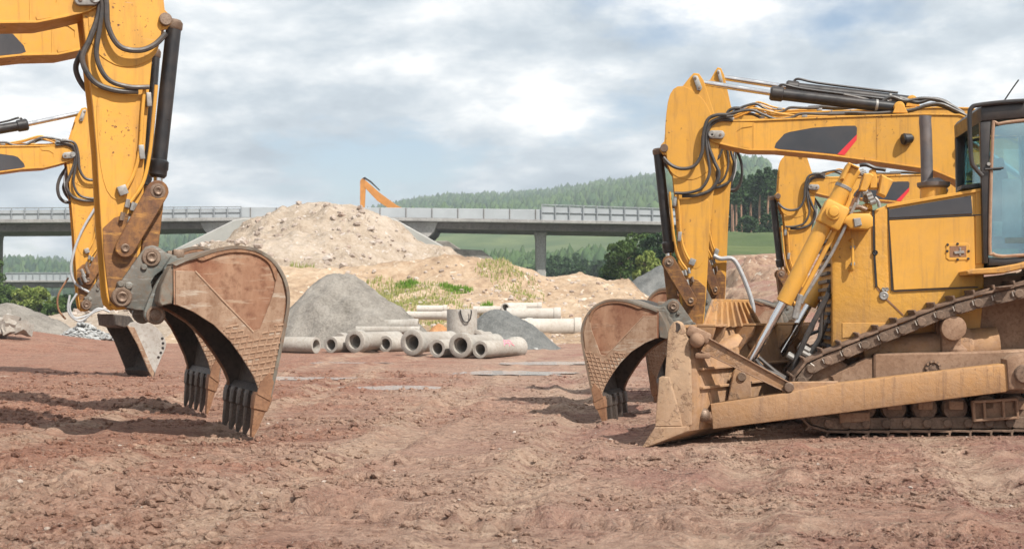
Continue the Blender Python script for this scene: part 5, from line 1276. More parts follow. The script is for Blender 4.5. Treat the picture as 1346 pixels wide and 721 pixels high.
# ------------------------------------------------------------------ grass on the bank
def grass_patch(name, label, specs, zfn, col, seed):
    rs = np.random.RandomState(seed); V = []; n_ = 0
    for cx, cy, rx, ry, cnt, hgt in specs:
        a = rs.rand(cnt)*6.283; r = np.sqrt(rs.rand(cnt)); x = cx+rx*r*np.cos(a)*(1+.4*rs.randn(cnt)*.3); y = cy+ry*r*np.sin(a)
        z = zfn(x[None], y[None])[0]; h = hgt*(.4+.8*rs.rand(cnt)); w = .02+.03*rs.rand(cnt); t = rs.rand(cnt)*6.283; l = (rs.rand(cnt, 2)-.5)*.5*h[:, None]
        p0 = np.stack([x-w*np.cos(t), y-w*np.sin(t), z-.03], -1); p1 = np.stack([x+w*np.cos(t), y+w*np.sin(t), z-.03], -1); p2 = np.stack([x+l[:, 0], y+l[:, 1], z+h], -1)
        V.append(np.stack([p0, p1, p2], 1).reshape(-1, 3)); n_ += cnt
    V = np.concatenate(V); o = np_mesh(name, V, np.arange(len(V)).reshape(-1, 3), col, None, False); return tag(o, label, 'grass', None, 'stuff')
def leafmat(name, cols, trans=.25, big=None, bigs=.01):
    m, nt, b = newmat(name); n = N(nt); g = n.new('ShaderNodeNewGeometry')
    c = n.ramp(g.outputs['Random Per Island'], [(i/(len(cols)-1), c_) for i, c_ in enumerate(cols)])
    if big: c = n.mix(n.math('MULTIPLY', n.ramp(n.noise(n.coord(), bigs, 5, .6), [(.42, 0), (.62, 1)]), .75), c, big)
    n.link(c, b.inputs['Base Color']); b.inputs['Roughness'].default_value = .75; b.inputs['Specular IOR Level'].default_value = .2
    if trans:
        tr = nt.nodes.new('ShaderNodeBsdfTranslucent'); n.link(c, tr.inputs[0]); mx = nt.nodes.new('ShaderNodeMixShader'); mx.inputs[0].default_value = trans
        n.link(b.outputs[0], mx.inputs[1]); n.link(tr.outputs[0], mx.inputs[2]); n.link(mx.outputs[0], nt.nodes['Material Output'].inputs[0])
    return m
M['grass'] = leafmat('yellow_green_grass', [(.26, .27, .08), (.38, .36, .14), (.19, .26, .06), (.46, .41, .20)])
M['grassgreen'] = leafmat('fresh_green_grass', [(.09, .20, .02), (.14, .27, .03), (.20, .30, .05)])
gp = lambda px, py, D: at(px, py, D)
def spec(px, D, rx, ry, cnt, h): p = at(px, 400, D); return (p.x, D, rx, ry, cnt, h)
grass_patch('grass', 'yellow green grass growing on the sandy bank', [spec(545, 63, 2.3, 5, 1500, .2), spec(520, 62, 1.6, 4.5, 800, .2), spec(575, 59, 1.3, 3.2, 400, .2), spec(668, 68.5, .9, 3.0, 300, .2), spec(690, 66, 1.0, 4, 340, .2), spec(650, 70, 1.0, 2.0, 300, .24), spec(610, 57, 1.6, 3, 260, .22), spec(500, 66, 1.2, 3, 500, .26)], bank_z, M['grass'], 1)
grass_patch('grass', 'fresh green weeds in clumps on the sandy bank', [spec(535, 67.5, .55, .9, 420, .24), spec(600, 65.5, .8, .8, 560, .24), spec(565, 58, .4, .8, 200, .22), spec(640, 60, .3, .6, 120, .22)], bank_z, M['grassgreen'], 2)
grass_patch('grass', 'sparse green weeds at the foot of the spoil mound', [spec(408, 70, 1.2, 3, 900, .5), spec(440, 72, .9, 3, 700, .5), spec(395, 74, .8, 2, 400, .45), spec(470, 68, .8, 2.5, 350, .45)], mound_z, M['grass'], 3)

# ------------------------------------------------------------------ pipes
def pipe(px, py, rp, length, yaw, label, bell_near=None, base=None, mat='concrete', D=None, z0=None, taper=False):
    """concrete drain pipe whose near end shows at px,py with radius rp; bell_near: True = the wide socket faces us"""
    pb = py+rp
    if D is None: D = F*H/(pb-CY)
    r = rp*D/F; p = at(px, py, D); z = (z0 if z0 is not None else 0.0)
    wall = .27*r
    if bell_near is True: prof = [(0, r*.63), (0, r*.93), (.015, r), (.30, r), (.42, r*.80), (length, r*.80), (length, r*.52), (.16, r*.52), (.16, r*.63)]
    elif bell_near is False: prof = [(0, r*.66), (0, r*.98), (.01, r), (length-.45, r), (length-.33, r*1.28), (length, r*1.28), (length, r*.85), (length-.14, r*.85), (length-.14, r*.66)]
    else: prof = [(0, r*.70), (0, r*.98), (.01, r), (length-.01, r), (length, r*.98), (length, r*.70)]
    R_ = r*1.28 if False else r
    mb = MB().lathe((0, 0, r), (0, 1, 0), prof, 36, True)
    o = mb.build('concrete_pipe', M[mat], None); o.location = (p.x, D, z); o.rotation_euler = (0, 0, R(-yaw)); return tag(o, label, 'pipe', 'concrete pipes laid out across the yard')
PL = 2.45
row = [(415.8, 453.4, 10.7, None, 'narrow concrete pipe at the bucket end of the row, running off behind the bucket'), (434.8, 452.7, 10.8, False, 'narrow-ended concrete pipe squeezed between the first narrow pipe and a wide socket'),
       (465.9, 448.5, 15.2, True, 'wide-socketed concrete pipe nearest the bucket end of the row'), (506.7, 451.7, 10.9, False, 'narrow-ended concrete pipe between two wide sockets, left of the widest one'),
       (541, 450, 17, True, 'widest-socketed concrete pipe in the middle of the front row'), (574.7, 457.6, 11.8, False, 'narrow-ended concrete pipe in front of the small clay heap'),
       (604.8, 453.6, 16.6, True, 'wide-socketed concrete pipe below the upright ring'), (631, 459, 11.5, False, 'concrete pipe with pink paint scrawl, at the dark gravel end of the row')]
pipes = []
for i, (px, py, rp, bn, lb) in enumerate(row): pipes.append(pipe(px, py, rp, PL, (25+random.uniform(-2, 3)) if i else -62, lb, bn))
# pink scrawl on the last pipe
lp = pipes[-1]; rL = 11.5*(F*H/(470.5-CY))/F
def onpipe(u, a): return Vector((rL*1.012*math.sin(a), u, rL+rL*1.012*math.cos(a)))
M['pink'] = plain('pink_spray_paint', (.75, .22, .30), .7)
mb = MB()
for st in ([(1.05, 1.25), (1.2, .7), (1.32, .35)], [(1.32, .35), (1.42, .8), (1.38, 1.3)], [(1.15, .95), (1.4, .9)], [(1.5, .5), (1.62, .55), (1.55, 1.0), (1.68, 1.3)]):
    mb.tube([onpipe(u, a) for u, a in st], .016, 6, 4)
mb.build('paint_scrawl', M['pink'], lp)
for px, py, rp, lb in ((446, 438, 8.5, 'pipe end just showing above the second narrow pipe'), (487, 441, 8.5, 'pipe lying behind the gap beside the wide socket'), (624, 443, 10, 'pipe socket just showing behind the pink-marked pipe'), (560, 441, 9, 'pipe lying behind the widest socket')):
    D = 43.2; o = pipe(px, py, rp*1.35, 1.6, 27, 'concrete '+lb, True, D=D)
def lying(px0, px1, py, rp, D, label, mat='paleconcrete', z0=0, joint=True, yaw=90):
    r = rp*D/F; L = (px1-px0)*D/F; p = at(px0, py, D)
    prof = [(0, r*.7), (0, r*.98), (.01, r), (L*.86, r), (L*.88, r*1.12), (L, r*1.12), (L, r*.8), (L*.95, r*.8), (L*.95, r*.7)] if joint else [(0, r*.7), (0, r*.98), (.01, r), (L-.01, r), (L, r*.98), (L, r*.7)]
    o = MB().lathe((0, 0, r), (0, 1, 0), prof, 32, True).build('concrete_pipe', M[mat], None); o.location = (p.x, D, p.z-r); o.rotation_euler = (0, 0, R(-yaw)); return tag(o, label, 'pipe', 'concrete pipes laid out across the yard')
lying(444, 550, 427, 7.5, 46.5, 'long grey pipe lying crosswise in front of the light gravel cone', 'concrete')
lying(468, 552, 434, 5.5, 45.2, 'thin pipe lying crosswise close behind the front row', 'concrete', joint=False)
for a in ((531, 589, 414.5, 5.6, 52.5, 'pale pipe at the grassy end of the rear stack'), (548, 588, 406, 5.0, 53.2, 'short pale pipe on top of the rear stack'), (666, 737, 413, 8.5, 56, 'pale pipe on the upper layer of the right hand stack'), (690, 764, 430, 11.8, 54.5, 'thick white pipe lying lowest in the right hand stack'), (622, 692, 408, 6, 57.5, 'slim pale pipe behind the dark gravel heap'), (672, 712, 402.5, 5.0, 58.5, 'small pale pipe topmost in the right hand stack'), (640, 700, 428, 9.5, 55.5, 'pale pipe half covered by the dark gravel heap')):
    lying(*a[:5], a[5]+', crosswise' if len(a[5].split()) < 9 else a[5])
pipe(664, 404, 6.2, 1.6, 20, 'small concrete ring end facing out of the right hand stack', None, D=57, z0=at(664, 410, 57).z, mat='paleconcrete')
# upright shaft ring with a rope sling
p = at(607, 460, 43.3); hR = (460-406)*43.3/F; rR = 20*43.3/F
sh_ = MB().lathe((0, 0, 0), (0, 0, 1), [(0, rR*.8), (0, rR), (hR*.97, rR), (hR, rR*.98), (hR, rR*.8)], 40, True).build('shaft_ring', M['ringgrey'] if 'ringgrey' in M else M['concrete'], None)
sh_.location = (p.x, 43.3+.2, 0); tag(sh_, 'grey upright concrete shaft ring standing behind the pipes with a black sling', 'shaft ring')
sl = [(605, 407), (606, 413), (609, 421), (613, 423.5), (617.5, 420), (619.5, 411), (619, 407)]
o = MB().tube([at(x, y, 43.5-rR-.04)-Vector((p.x, 43.5-rR-.04, 0)) for x, y in sl], .022, 8).build('rope_sling', M['black'], None); o.location = (p.x, 43.5-rR-.04, 0); tag(o, 'black sling loop hanging over the rim of the upright concrete ring', 'sling')

# ------------------------------------------------------------------ bridges
DB = 150.0; kB = DB/F
def bp3(px, py, dy=0): v = at(px, py, DB); v.y += dy; return v
br = thing('road_bridge', (at(673, 300, DB).x, DB, 0), 0, 'long grey concrete road bridge crossing behind the spoil mound', 'bridge')
def bpart(nm, pts, y0, y1, mat, par=br, bev=.04):
    q = [at(x, y, DB)-br.location for x, y in pts]
    return MB().prism([Vector((v.x, y0, v.z)) for v in q], [Vector((v.x, y1, v.z)) for v in q], bev).build(nm, mat, par)
xl, xr = -160, 930
bpart('deck', [(xl, 289), (85, 288.5), (330, 286), (510, 286), (720, 289.5), (874, 291.5), (xr, 292.5), (xr, 297), (874, 296), (720, 293.5), (510, 290.3), (330, 290.3), (85, 293), (xl, 294)], -.6, 11.6, M['bridgeconcrete'])
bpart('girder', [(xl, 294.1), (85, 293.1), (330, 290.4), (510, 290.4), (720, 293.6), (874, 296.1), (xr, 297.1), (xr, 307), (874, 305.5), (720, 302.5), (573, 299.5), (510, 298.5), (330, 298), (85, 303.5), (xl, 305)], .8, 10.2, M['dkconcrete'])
M['panel'] = plain('grey_noise_barrier', (.34, .36, .375), .45, 0, .12, .3)
M['rail'] = plain('grey_railing', (.27, .285, .30), .5, .2, .15, 2)
bpart('noise_barrier', [(318, 272.2), (510, 273), (712, 275.5), (712, 289.2), (510, 285.9), (318, 286)], -.30, -.18, M['panel'])
bpart('noise_barrier', [(xl, 277.5), (30, 276), (318, 274), (318, 286), (85, 288.4), (xl, 288.9)], -.30, -.22, M['railpanel'] if 'railpanel' in M else M['panel'])
mj = MB()
for i in range(12):
    a = at(330+i*34, 273+2.3*max(0, (i*34-180)/200), DB)-br.location; b_ = at(330+i*34, 285.8+3*max(0, (i*34-180)/200), DB)-br.location; mj.box((a.x, -.32, (a.z+b_.z)/2), (.09, .10, a.z-b_.z))
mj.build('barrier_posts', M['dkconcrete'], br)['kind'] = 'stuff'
mb = MB(); mp_ = MB()
def rail(x0, x1, t0, t1, b0, b1, stp):
    for f in (0.0, .5):
        a, b_ = at(x0, t0+(b0-t0)*f, DB)-br.location, at(x1, t1+(b1-t1)*f, DB)-br.location; a.y = b_.y = -.38; mb.tube([a, b_], .06, 6, 0)
    n_ = int((x1-x0)/stp)
    for i in range(n_+1):
        f = i/n_; a, b_ = at(x0+(x1-x0)*f, t0+(t1-t0)*f-.6, DB)-br.location, at(x0+(x1-x0)*f, b0+(b1-b0)*f, DB)-br.location
        mp_.box((a.x, -.45, (a.z+b_.z)/2), (.11, .11, a.z-b_.z))
rail(712, 930, 269.3, 276.5, 289.3, 292.4, 17); rail(xl, 318, 274.5, 272, 289, 286.2, 17.3)
mb.build('handrail', M['rail'], br); mp_.build('rail_posts', M['rail'], br); br.children[-1]['kind'] = 'stuff'
bpart('mesh_panel', [(712, 271), (930, 277.5), (930, 292.3), (712, 289.3)], -.30, -.28, M['meshpanel'] if 'meshpanel' in M else M['panel'])
for px in (712, -40): 
    top = 302 if px > 0 else 304
    pr = [(px-8.5, top), (px+8.5, top), (px+7, top+8), (px+6.3, 395), (px-6.3, 395), (px-7, top+8)]
    bpart('pier', pr, 3, 8.5, M['pierc'] if 'pierc' in M else M['bridgeconcrete'], bev=.15)
bpart('abutment', [(513, 290.5), (575, 291.5), (570, 304), (562, 312), (500, 315)], .3, 11, M['bridgeconcrete'])
bpart('abutment', [(262, 291.5), (325, 290.5), (330, 315), (272, 308), (266, 300)], .3, 11, M['bridgeconcrete'])
# paved embankment cones running down from the abutments
def slope(label, pts, y0, y1, mat):
    q = [at(x, y, 140) for x, y in pts]; o0 = q[0].copy(); o0.z = 0
    o = MB().prism([Vector((v.x-o0.x, y0, v.z)) for v in q], [Vector((v.x-o0.x, y1, v.z)) for v in q], .1).build('embankment', mat, None); o.location = (o0.x, 0, 0); tag(o, kind='structure'); return o
M['paving'] = plain('grey_slope_paving', (.36, .35, .33), .9, 0, .15, .5)
slope('', [(330, 290), (318, 292), (231, 335), (225, 420), (640, 420), (604, 336), (522, 290)], 136, 162, M['paving'])
slope('', [(330, 300.5), (574, 300.5), (628, 336), (650, 420), (260, 420), (262, 336)], 165, 186, M['gravel'])
slope('', [(590, 320), (606, 321), (630, 322), (646, 334), (650, 420), (600, 420)], 152, 170, M['gravel'])
slope('', [(205, 320), (240, 318), (330, 322), (330, 420), (190, 420)], 150, 172, M['gravel'])
# lower bridge, further off
DL = 230.0
lb = thing('road_bridge', (at(40, 365, DL).x, DL, 0), 0, 'lower grey bridge seen far off on the left under the main bridge', 'bridge')
def lpart(nm, pts, y0, y1, mat):
    q = [at(x, y, DL)-lb.location for x, y in pts]; return MB().prism([Vector((v.x, y0, v.z)) for v in q], [Vector((v.x, y1, v.z)) for v in q], .04).build(nm, mat, lb)
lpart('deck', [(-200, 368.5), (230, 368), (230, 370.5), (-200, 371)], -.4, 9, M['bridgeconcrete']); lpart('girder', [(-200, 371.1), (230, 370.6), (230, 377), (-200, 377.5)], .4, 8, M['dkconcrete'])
lpart('noise_barrier', [(-200, 362), (8, 362), (8, 368.3), (-200, 368.4)], -.2, -.1, M['panel'])
mb = MB()
for i in range(25):
    a = at(8+i*9, 358.3, DL)-lb.location; b_ = at(8+i*9, 368.2, DL)-lb.location; mb.box((a.x, -.2, (a.z+b_.z)/2), (.14, .14, a.z-b_.z))
mb.build('rail_posts', M['rail'], lb)['kind'] = 'stuff'
lpart('handrail', [(8, 358), (230, 357.5), (230, 358.6), (8, 359.1)], -.3, -.2, M['rail']); lpart('mesh_panel', [(8, 359.2), (230, 358.7), (230, 368), (8, 368.3)], -.12, -.10, M['meshpanel'] if 'meshpanel' in M else M['panel'])
for px in (-60, 170): lpart('pier', [(px-4, 377), (px+4, 377), (px+3, 420), (px-3, 420)], 2, 6, M['bridgeconcrete'])

# ------------------------------------------------------------------ far excavator behind the mound
De = 176.0; fe = thing('excavator', (at(545, 300, De).x, De, 0), 0, 'small orange excavator arm poking up behind the spoil mound', 'excavator')
M['orange'] = plain('orange_paint', (.50, .205, .04), .5, 0, .2, 1.5)
def epart(nm, pts, y0, y1, mat, par=fe):
    q = [at(x, y, De)-fe.location for x, y in pts]; return MB().prism([Vector((v.x, y0, v.z)) for v in q], [Vector((v.x, y1, v.z)) for v in q], .02).build(nm, mat, par)
epart('stick', [(473.5, 238), (476, 234.5), (479.5, 234), (481, 240), (479.5, 272), (477, 290), (474.5, 290), (473.5, 272)], -.2, .2, M['orange'])
epart('boom', [(479, 236), (483, 239), (500, 254), (522, 270), (552, 284), (550, 289), (516, 277), (496, 264), (479, 246)], -.25, .25, M['orange'])
epart('cylinder', [(482, 243), (484, 242.5), (507, 264.5), (505.5, 266.5)], -.12, .12, M['black']); epart('hose', [(477, 234), (480, 232.8), (488, 238), (500, 250), (499, 251), (487, 240)], -.3, -.24, M['black']); epart('body', [(545, 279), (584, 279), (586, 291), (545, 291)], -1.2, 1.2, M['orange']); epart('cab', [(545, 275.5), (558, 275.5), (559, 283), (545, 283)], .1, 1.1, M['black']); epart('track', [(543, 291), (572, 291), (576, 295.5), (572, 300), (543, 300), (539, 295.5)], -1.4, 1.4, M['mud']); epart('bucket', [(470, 288), (480, 288), (486, 296), (478, 302), (470, 298)], -.7, .7, M['inside'])

# ------------------------------------------------------------------ trees
M['bark'] = plain('tree_bark', (.12, .085, .06), .9, 0, .3, 3); M['pinebark'] = plain('pine_bark', (.30, .17, .11), .9, 0, .25, 2)
LEAF = {}
LEAF['mid'] = leafmat('mid_green_leaves', [(.045, .085, .02), (.075, .125, .03), (.10, .15, .04), (.055, .10, .025)])
LEAF['light'] = leafmat('light_green_leaves', [(.14, .20, .04), (.20, .25, .06), (.24, .27, .075), (.11, .17, .035)])
LEAF['dark'] = leafmat('dark_green_leaves', [(.025, .055, .02), (.04, .08, .028), (.055, .10, .035)])
def tree(name, loc, h, w, label, group, mat, nleaf=2600, seed=0, trunk_h=.3, conifer=False, bark='bark', leaf=.22, dens_lo=0.0):
    rs = np.random.RandomState(seed); t = thing(name, loc, rs.rand()*6, label, 'tree', group)
    if conifer:
        MB().tube([(0, 0, -.3), (.05*h*.1, 0, h*.4), (0, .02*h, h*.8), (0, 0, h)], [.018*h, .016*h, .012*h, .008*h, .004*h], 8).build('trunk', M[bark], t)
        n_ = nleaf; zz = trunk_h+(1-trunk_h)*rs.rand(n_)**.9; rad = w*.5*np.sqrt(rs.rand(n_))*np.clip((1.04-zz)/(1-trunk_h), .08, 1)**.7*(.55+.45*np.abs(np.sin(zz*38+rs.rand()*6))); a = rs.rand(n_)*6.283
        P_ = np.stack([rad*np.cos(a), rad*np.sin(a), zz*h], -1)
    else:
        mb = MB(); mb.tube([(0, 0, -.3), (0, .01*h, h*.2), (.015*h, 0, h*.45), (0, 0, h*.8)], [.030*h, .024*h, .018*h, .008*h], 8)
        for i in range(7):
            a = i*2.4+rs.rand(); z0 = h*(.22+.06*i); mb.tube([(0, 0, z0), (.2*w*math.cos(a), .2*w*math.sin(a), z0+.10*h), (.38*w*math.cos(a), .38*w*math.sin(a), z0+.22*h)], [.012*h, .008*h, .004*h], 6)
        mb.build('trunk', M[bark], t)
        nc = 26; cz = trunk_h+(1-trunk_h)*(.08+.86*rs.rand(nc)); env = np.sqrt(np.clip(1-((cz-(trunk_h+.42*(1-trunk_h)))/(.66*(1-trunk_h)))**2, .05, 1))
        ca = rs.rand(nc)*6.283; cr = w*.40*env*np.sqrt(rs.rand(nc)); cc = np.stack([cr*np.cos(ca), cr*np.sin(ca), cz*h], -1); sz = w*(.10+.12*rs.rand(nc))
        k = rs.randint(nc, size=nleaf); v = rs.randn(nleaf, 3); v /= np.linalg.norm(v, axis=1)[:, None]; P_ = cc[k]+v*(sz[k]*(.5+.5*rs.rand(nleaf)**.4))[:, None]*np.array([1, 1, .8])
    n_ = len(P_); A = rs.randn(n_, 3); A /= np.linalg.norm(A, axis=1)[:, None]; B = np.cross(A, rs.randn(n_, 3)); B /= np.linalg.norm(B, axis=1)[:, None]; s = leaf*(.6+.8*rs.rand(n_))[:, None]
    V = np.stack([P_-A*s, P_+B*s*.55, P_+A*s, P_-B*s*.55], 1).reshape(-1, 3)
    np_mesh('crown', V, np.arange(len(V)).reshape(-1, 4), mat, t, False); return t
def at_tree(px, base, top, D): a, b_ = at(px, base, D), at(px, top, D); return (a.x, D, a.z), b_.z-a.z
TR = [  # px, base y, top y, D, width px, kind
    (815, 372, 318, 118, 40, 'mid'), (838, 374, 308, 122, 48, 'mid'), (862, 372, 305, 120, 46, 'dark'), (884, 372, 303, 124, 44, 'mid'), (852, 380, 330, 112, 34, 'light'), (800, 376, 346, 125, 26, 'dark'), (905, 372, 318, 120, 36, 'dark')]
GT = 'trees on the valley edge'
labs = ['leftmost of the broad green trees beside the slender bridge end', 'broad mid green tree second among the clump right of the bridge pier', 'tall dark green tree close beside the black bucket cylinder', 'leafy tree directly behind the excavator stick', 'lighter green lower tree standing before the clump', 'low dark rounded bush at the pier end of the clump', 'dark green tree behind the right hand sticks']
for i, (px, b_, t_, D, wd, kd) in enumerate(TR):
    l, h = at_tree(px, b_, t_, D); tree('tree', l, h, wd*D/F*1.15, labs[i], GT, LEAF[kd], 3200, 100+i, .12, leaf=.17)
TL = [(-14, 420, 338, 150, 40, 'mid', 'tall green tree rising past the lower bridge at the picture edge'), (30, 420, 377, 132, 38, 'light', 'light green tree below the lower bridge, nearest the edge'), (52, 420, 378, 128, 34, 'light', 'light yellow green tree beneath the lower bridge beside the excavator stick'), (8, 420, 374, 140, 34, 'mid', 'mid green tree under the lower bridge at the far left'), (74, 425, 392, 126, 30, 'mid', 'low mid green tree next to the hanging hoses'), (92, 425, 384, 150, 34, 'dark', 'dark green tree behind the hanging hoses')]
for i, (px, b_, t_, D, wd, kd, lab) in enumerate(TL):
    l, h = at_tree(px, b_, t_, D); tree('tree', l, h, wd*D/F*1.15, lab, GT, LEAF[kd], 2600, 200+i, .08, leaf=.18)
PN = [(967, 233, 1), (979, 229, 2), (990, 231, 0), (1002, 226, 1), (1013, 224, 2), (1025, 229, 0), (1036, 238, 2), (972, 224, 0), (985, 228, 1), (996, 222, 2), (1008, 218, 3), (1019, 221, 4), (1030, 232, 5), (960, 230, 6), (1041, 228, 7)]
for i, (px, t_, _) in enumerate(PN):
    D = 205+6*(i % 3)+random.uniform(-5, 5); px += random.uniform(-4.5, 4.5); x = (px-CX)*D/F; z = gz(x, D); h = at(px, t_, D).z-z
    tree('pine_tree', (x, D, z-.3), h, 3.4, 'tall pine with a bare reddish trunk above the green field', 'pines above the field', LEAF['dark'], 900, 300+i, .66 if i % 2 else .58, True, 'pinebark', .30)
for i, (px, t_) in enumerate(((962, 240), (974, 236), (986, 239), (998, 232), (1009, 231), (1021, 236), (1032, 243))):
    D = 224+4*(i % 3); x = (px-CX)*D/F; z = gz(x, D); h = at(px, t_, D).z-z
    tree('pine_tree', (x, D, z-.3), h, 4.4, 'dark bushy conifer closing the gap behind the bare pine trunks', 'conifers behind the bare pines', LEAF['dark'], 1500, 340+i, .16, True, 'pinebark', .34)
for i, (px, t_) in enumerate(((975, 283), (992, 286), (1010, 281), (1026, 287))):
    D = 200; x = (px-CX)*D/F; z = gz(x, D); h = max(2.2, at(px, t_, D).z-z)
    tree('bush', (x, D-3, z-.3), h, 3.2, 'dark green undergrowth bush at the foot of the pines', 'bushes under the pines', LEAF['dark'], 700, 320+i, .02, leaf=.25)['category'] = 'bush'
# distant dark clumps in the valley in front of the meadow
VC = [(735, 372, 338, 300, 40), (765, 374, 334, 320, 44), (790, 375, 342, 310, 30), (748, 376, 346, 270, 34), (700, 372, 352, 330, 40), (728, 376, 352, 280, 28), (812, 376, 350, 300, 30)]
for i, (px, b_, t_, D, wd) in enumerate(VC):
    l, h = at_tree(px, b_, t_, D); tree('tree', l, h, wd*D/F*1.2, 'dark rounded tree in the valley beyond the bridge pier', 'trees in the valley behind the bridge', LEAF['dark'], 1500, 400+i, .05, leaf=.42)
# the wooded hills: far too many to tell apart
def forest(name, label, n_try, seed, ylo, yhi, pxlo, pxhi, hgt, mat, dens, pc=.4):
    rs = np.random.RandomState(seed); y = ylo+(yhi-ylo)*rs.rand(n_try)**.8; px = pxlo+(pxhi-pxlo)*rs.rand(n_try); x = (px-CX)*y/F
    keep = vnoise(x[None], y[None], 130, seed+3, 3)[0]+dens > rs.rand(n_try)*.25-.05; x, y = x[keep], y[keep]
    z = ground_z(x[None], y[None])[0]; n_ = len(x); h = hgt*(.5+.45*rs.rand(n_)+.5*rs.rand(n_)**3); w = hgt*(.14+.22*rs.rand(n_)); con = rs.rand(n_) < pc
    K = 7; ang = np.arange(K)*2*math.pi/K; ringz = [.05, .3, .55, .8, 1.0]; rc = [1.0, .85, .58, .3, .04]; rb = [.55, 1.05, 1.1, .75, .12]
    V = np.zeros((n_, len(ringz), K, 3)); a0 = rs.rand(n_)*6
    for j, zz in enumerate(ringz):
        rad = np.where(con, rc[j], rb[j])*w
        rr_ = rad[:, None]*(.75+.5*rs.rand(n_, K)); V[:, j, :, 0] = x[:, None]+rr_*np.cos(ang+a0[:, None]); V[:, j, :, 1] = y[:, None]+rr_*np.sin(ang+a0[:, None]); V[:, j, :, 2] = z[:, None]-.5+zz*h[:, None]+(rs.rand(n_, K)-.5)*h[:, None]*.10
    base = np.arange(n_)[:, None]*len(ringz)*K; Fq = []
    for j in range(len(ringz)-1):
        for q in range(K): Fq.append(np.concatenate([base+j*K+q, base+j*K+(q+1) % K, base+(j+1)*K+(q+1) % K, base+(j+1)*K+q], 1))
    o = np_mesh(name, V.reshape(-1, 3), np.concatenate(Fq), mat, None, True); return tag(o, label, 'forest', None, 'stuff')
M['forest'] = leafmat('forest_crowns', [(.016, .045, .020), (.035, .08, .03), (.065, .11, .035), (.024, .06, .03), (.05, .085, .025)], 0, (.075, .125, .035), .006)
forest('forest', 'dense wood covering the high hill behind the bridge', 17000, 1, 860, 1800, 480, 1010, 13, M['forest'], .3)
forest('forest', 'wooded low hills far off on the left', 9000, 2, 700, 1800, -60, 330, 13, M['forest'], .3)
forest('forest', 'belt of trees along the valley floor before the meadow', 1300, 3, 420, 520, 480, 900, 7, M['forest'], .1, 0)
M['lightwood'] = leafmat('light_scrub_crowns', [(.08, .14, .035), (.11, .17, .045), (.14, .19, .055)], 0)
forest('scrub', 'band of light green scrub across the hill below the high wood', 2600, 4, 1350, 1560, 560, 800, 9, M['lightwood'], .3)
# ---- air
m = bpy.data.materials.new('air'); m.use_nodes = True; nt = m.node_tree; nt.nodes.clear(); o_ = nt.nodes.new('ShaderNodeOutputMaterial'); pv = nt.nodes.new('ShaderNodeVolumePrincipled')
pv.inputs['Color'].default_value = (.80, .88, .96, 1); pv.inputs['Density'].default_value = HAZE; pv.inputs['Anisotropy'].default_value = .1; nt.links.new(pv.outputs[0], o_.inputs[1])
if HAZE > 0:
    zmin = float(ZZ.min())-1; zmax = float(ZZ[ys < 2000].max())+18; hb_ = MB().box((0, 1270, (zmin+zmax)/2), (4900, 2700, zmax-zmin)).build('haze', m, None, None); tag(hb_, 'thin pale summer haze over the valley', 'haze', None, 'stuff')
# ------------------------------------------------------------------ camera, sun, sky
sc = bpy.context.scene
cd = bpy.data.cameras.new('camera'); cam = bpy.data.objects.new('camera', cd); C.objects.link(cam)
cam.location = (0, 0, H); cam.rotation_euler = (R(90), 0, 0)
cd.sensor_width = 36; cd.lens = 36*F/1346; cd.shift_y = (CY-360.5)/1346; cd.clip_start = .1; cd.clip_end = 12000
cd.dof.use_dof = True; cd.dof.focus_distance = 14.6; cd.dof.aperture_fstop = 5.0
sc.camera = cam
sun_to = Vector((.50, -.60, .88)).normalized()
sd_ = bpy.data.lights.new('sun', 'SUN'); sd_.energy = SUN; sd_.angle = R(.7); sd_.color = (1, .95, .87)
so = bpy.data.objects.new('sun', sd_); C.objects.link(so); so.rotation_euler = (-sun_to).to_track_quat('-Z', 'Y').to_euler()
w = bpy.data.worlds.new('World'); sc.world = w; w.use_nodes = True; nt = w.node_tree; nt.nodes.clear(); n = N(nt)
out = nt.nodes.new('ShaderNodeOutputWorld')
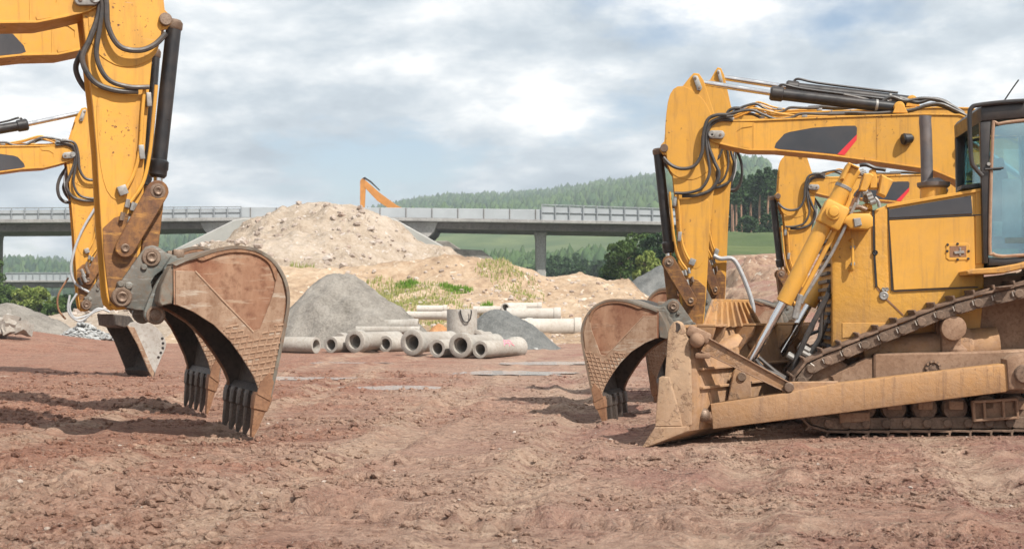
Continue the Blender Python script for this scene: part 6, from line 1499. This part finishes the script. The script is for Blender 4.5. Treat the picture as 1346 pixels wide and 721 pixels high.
sky = nt.nodes.new('ShaderNodeTexSky'); sky.sky_type = 'NISHITA'; sky.sun_disc = False
sky.sun_elevation = math.asin(sun_to.z); sky.sun_rotation = math.atan2(sun_to.x, sun_to.y)
b1 = nt.nodes.new('ShaderNodeBackground'); b1.inputs[1].default_value = .10; n.link(sky.outputs[0], b1.inputs[0])
g = n.coord('Generated'); s = n.sep(g)
zc = n.math('MAXIMUM', n.math('ADD', s[2], .27), .03)
cv = n.new('ShaderNodeCombineXYZ'); n.link(n.math('DIVIDE', s[0], zc), cv.inputs[0]); n.link(n.math('DIVIDE', s[1], zc), cv.inputs[1]); cv.inputs[2].default_value = 1.3
v = cv.outputs[0]
big = n.noise(v, 1.5, 8, .54, .05); med = n.noise(v, 3.4, 10, .58, .0); fin = n.noise(v, 7, 8, .6)
dens = n.math('MULTIPLY_ADD', med, .45, n.math('MULTIPLY', big, .65))
cover = n.ramp(dens, [(.445, 0), (.535, 1)])
shade = n.math('MULTIPLY_ADD', n.math('SUBTRACT', fin, .5), .12, n.math('MULTIPLY_ADD', n.noise(v, 2.7, 9, .56, .1), .7, n.math('MULTIPLY', big, .3)))
cc = n.ramp(shade, [(.40, (.38, .44, .50)), (.47, (.53, .59, .64)), (.53, (.76, .79, .81)), (.595, (1.10, 1.08, 1.04))])
b2 = nt.nodes.new('ShaderNodeBackground'); n.link(cc, b2.inputs[0]); b2.inputs[1].default_value = CLOUD
hz = n.ramp(s[2], [(0.0, 1), (.10, 0)])
mx = nt.nodes.new('ShaderNodeMixShader'); n.link(n.math('MAXIMUM', cover, n.math('MULTIPLY', hz, .6)), mx.inputs[0]); n.link(b1.outputs[0], mx.inputs[1]); n.link(b2.outputs[0], mx.inputs[2]); n.link(mx.outputs[0], out.inputs[0])
sc.view_settings.view_transform = 'Standard'; sc.view_settings.look = 'None'; sc.view_settings.exposure = EXPO; sc.view_settings.gamma = 1
sc.cycles.max_bounces = 8; sc.cycles.diffuse_bounces = 3; sc.cycles.transparent_max_bounces = 8; sc.cycles.use_denoising = True; sc.cycles.volume_bounces = 0
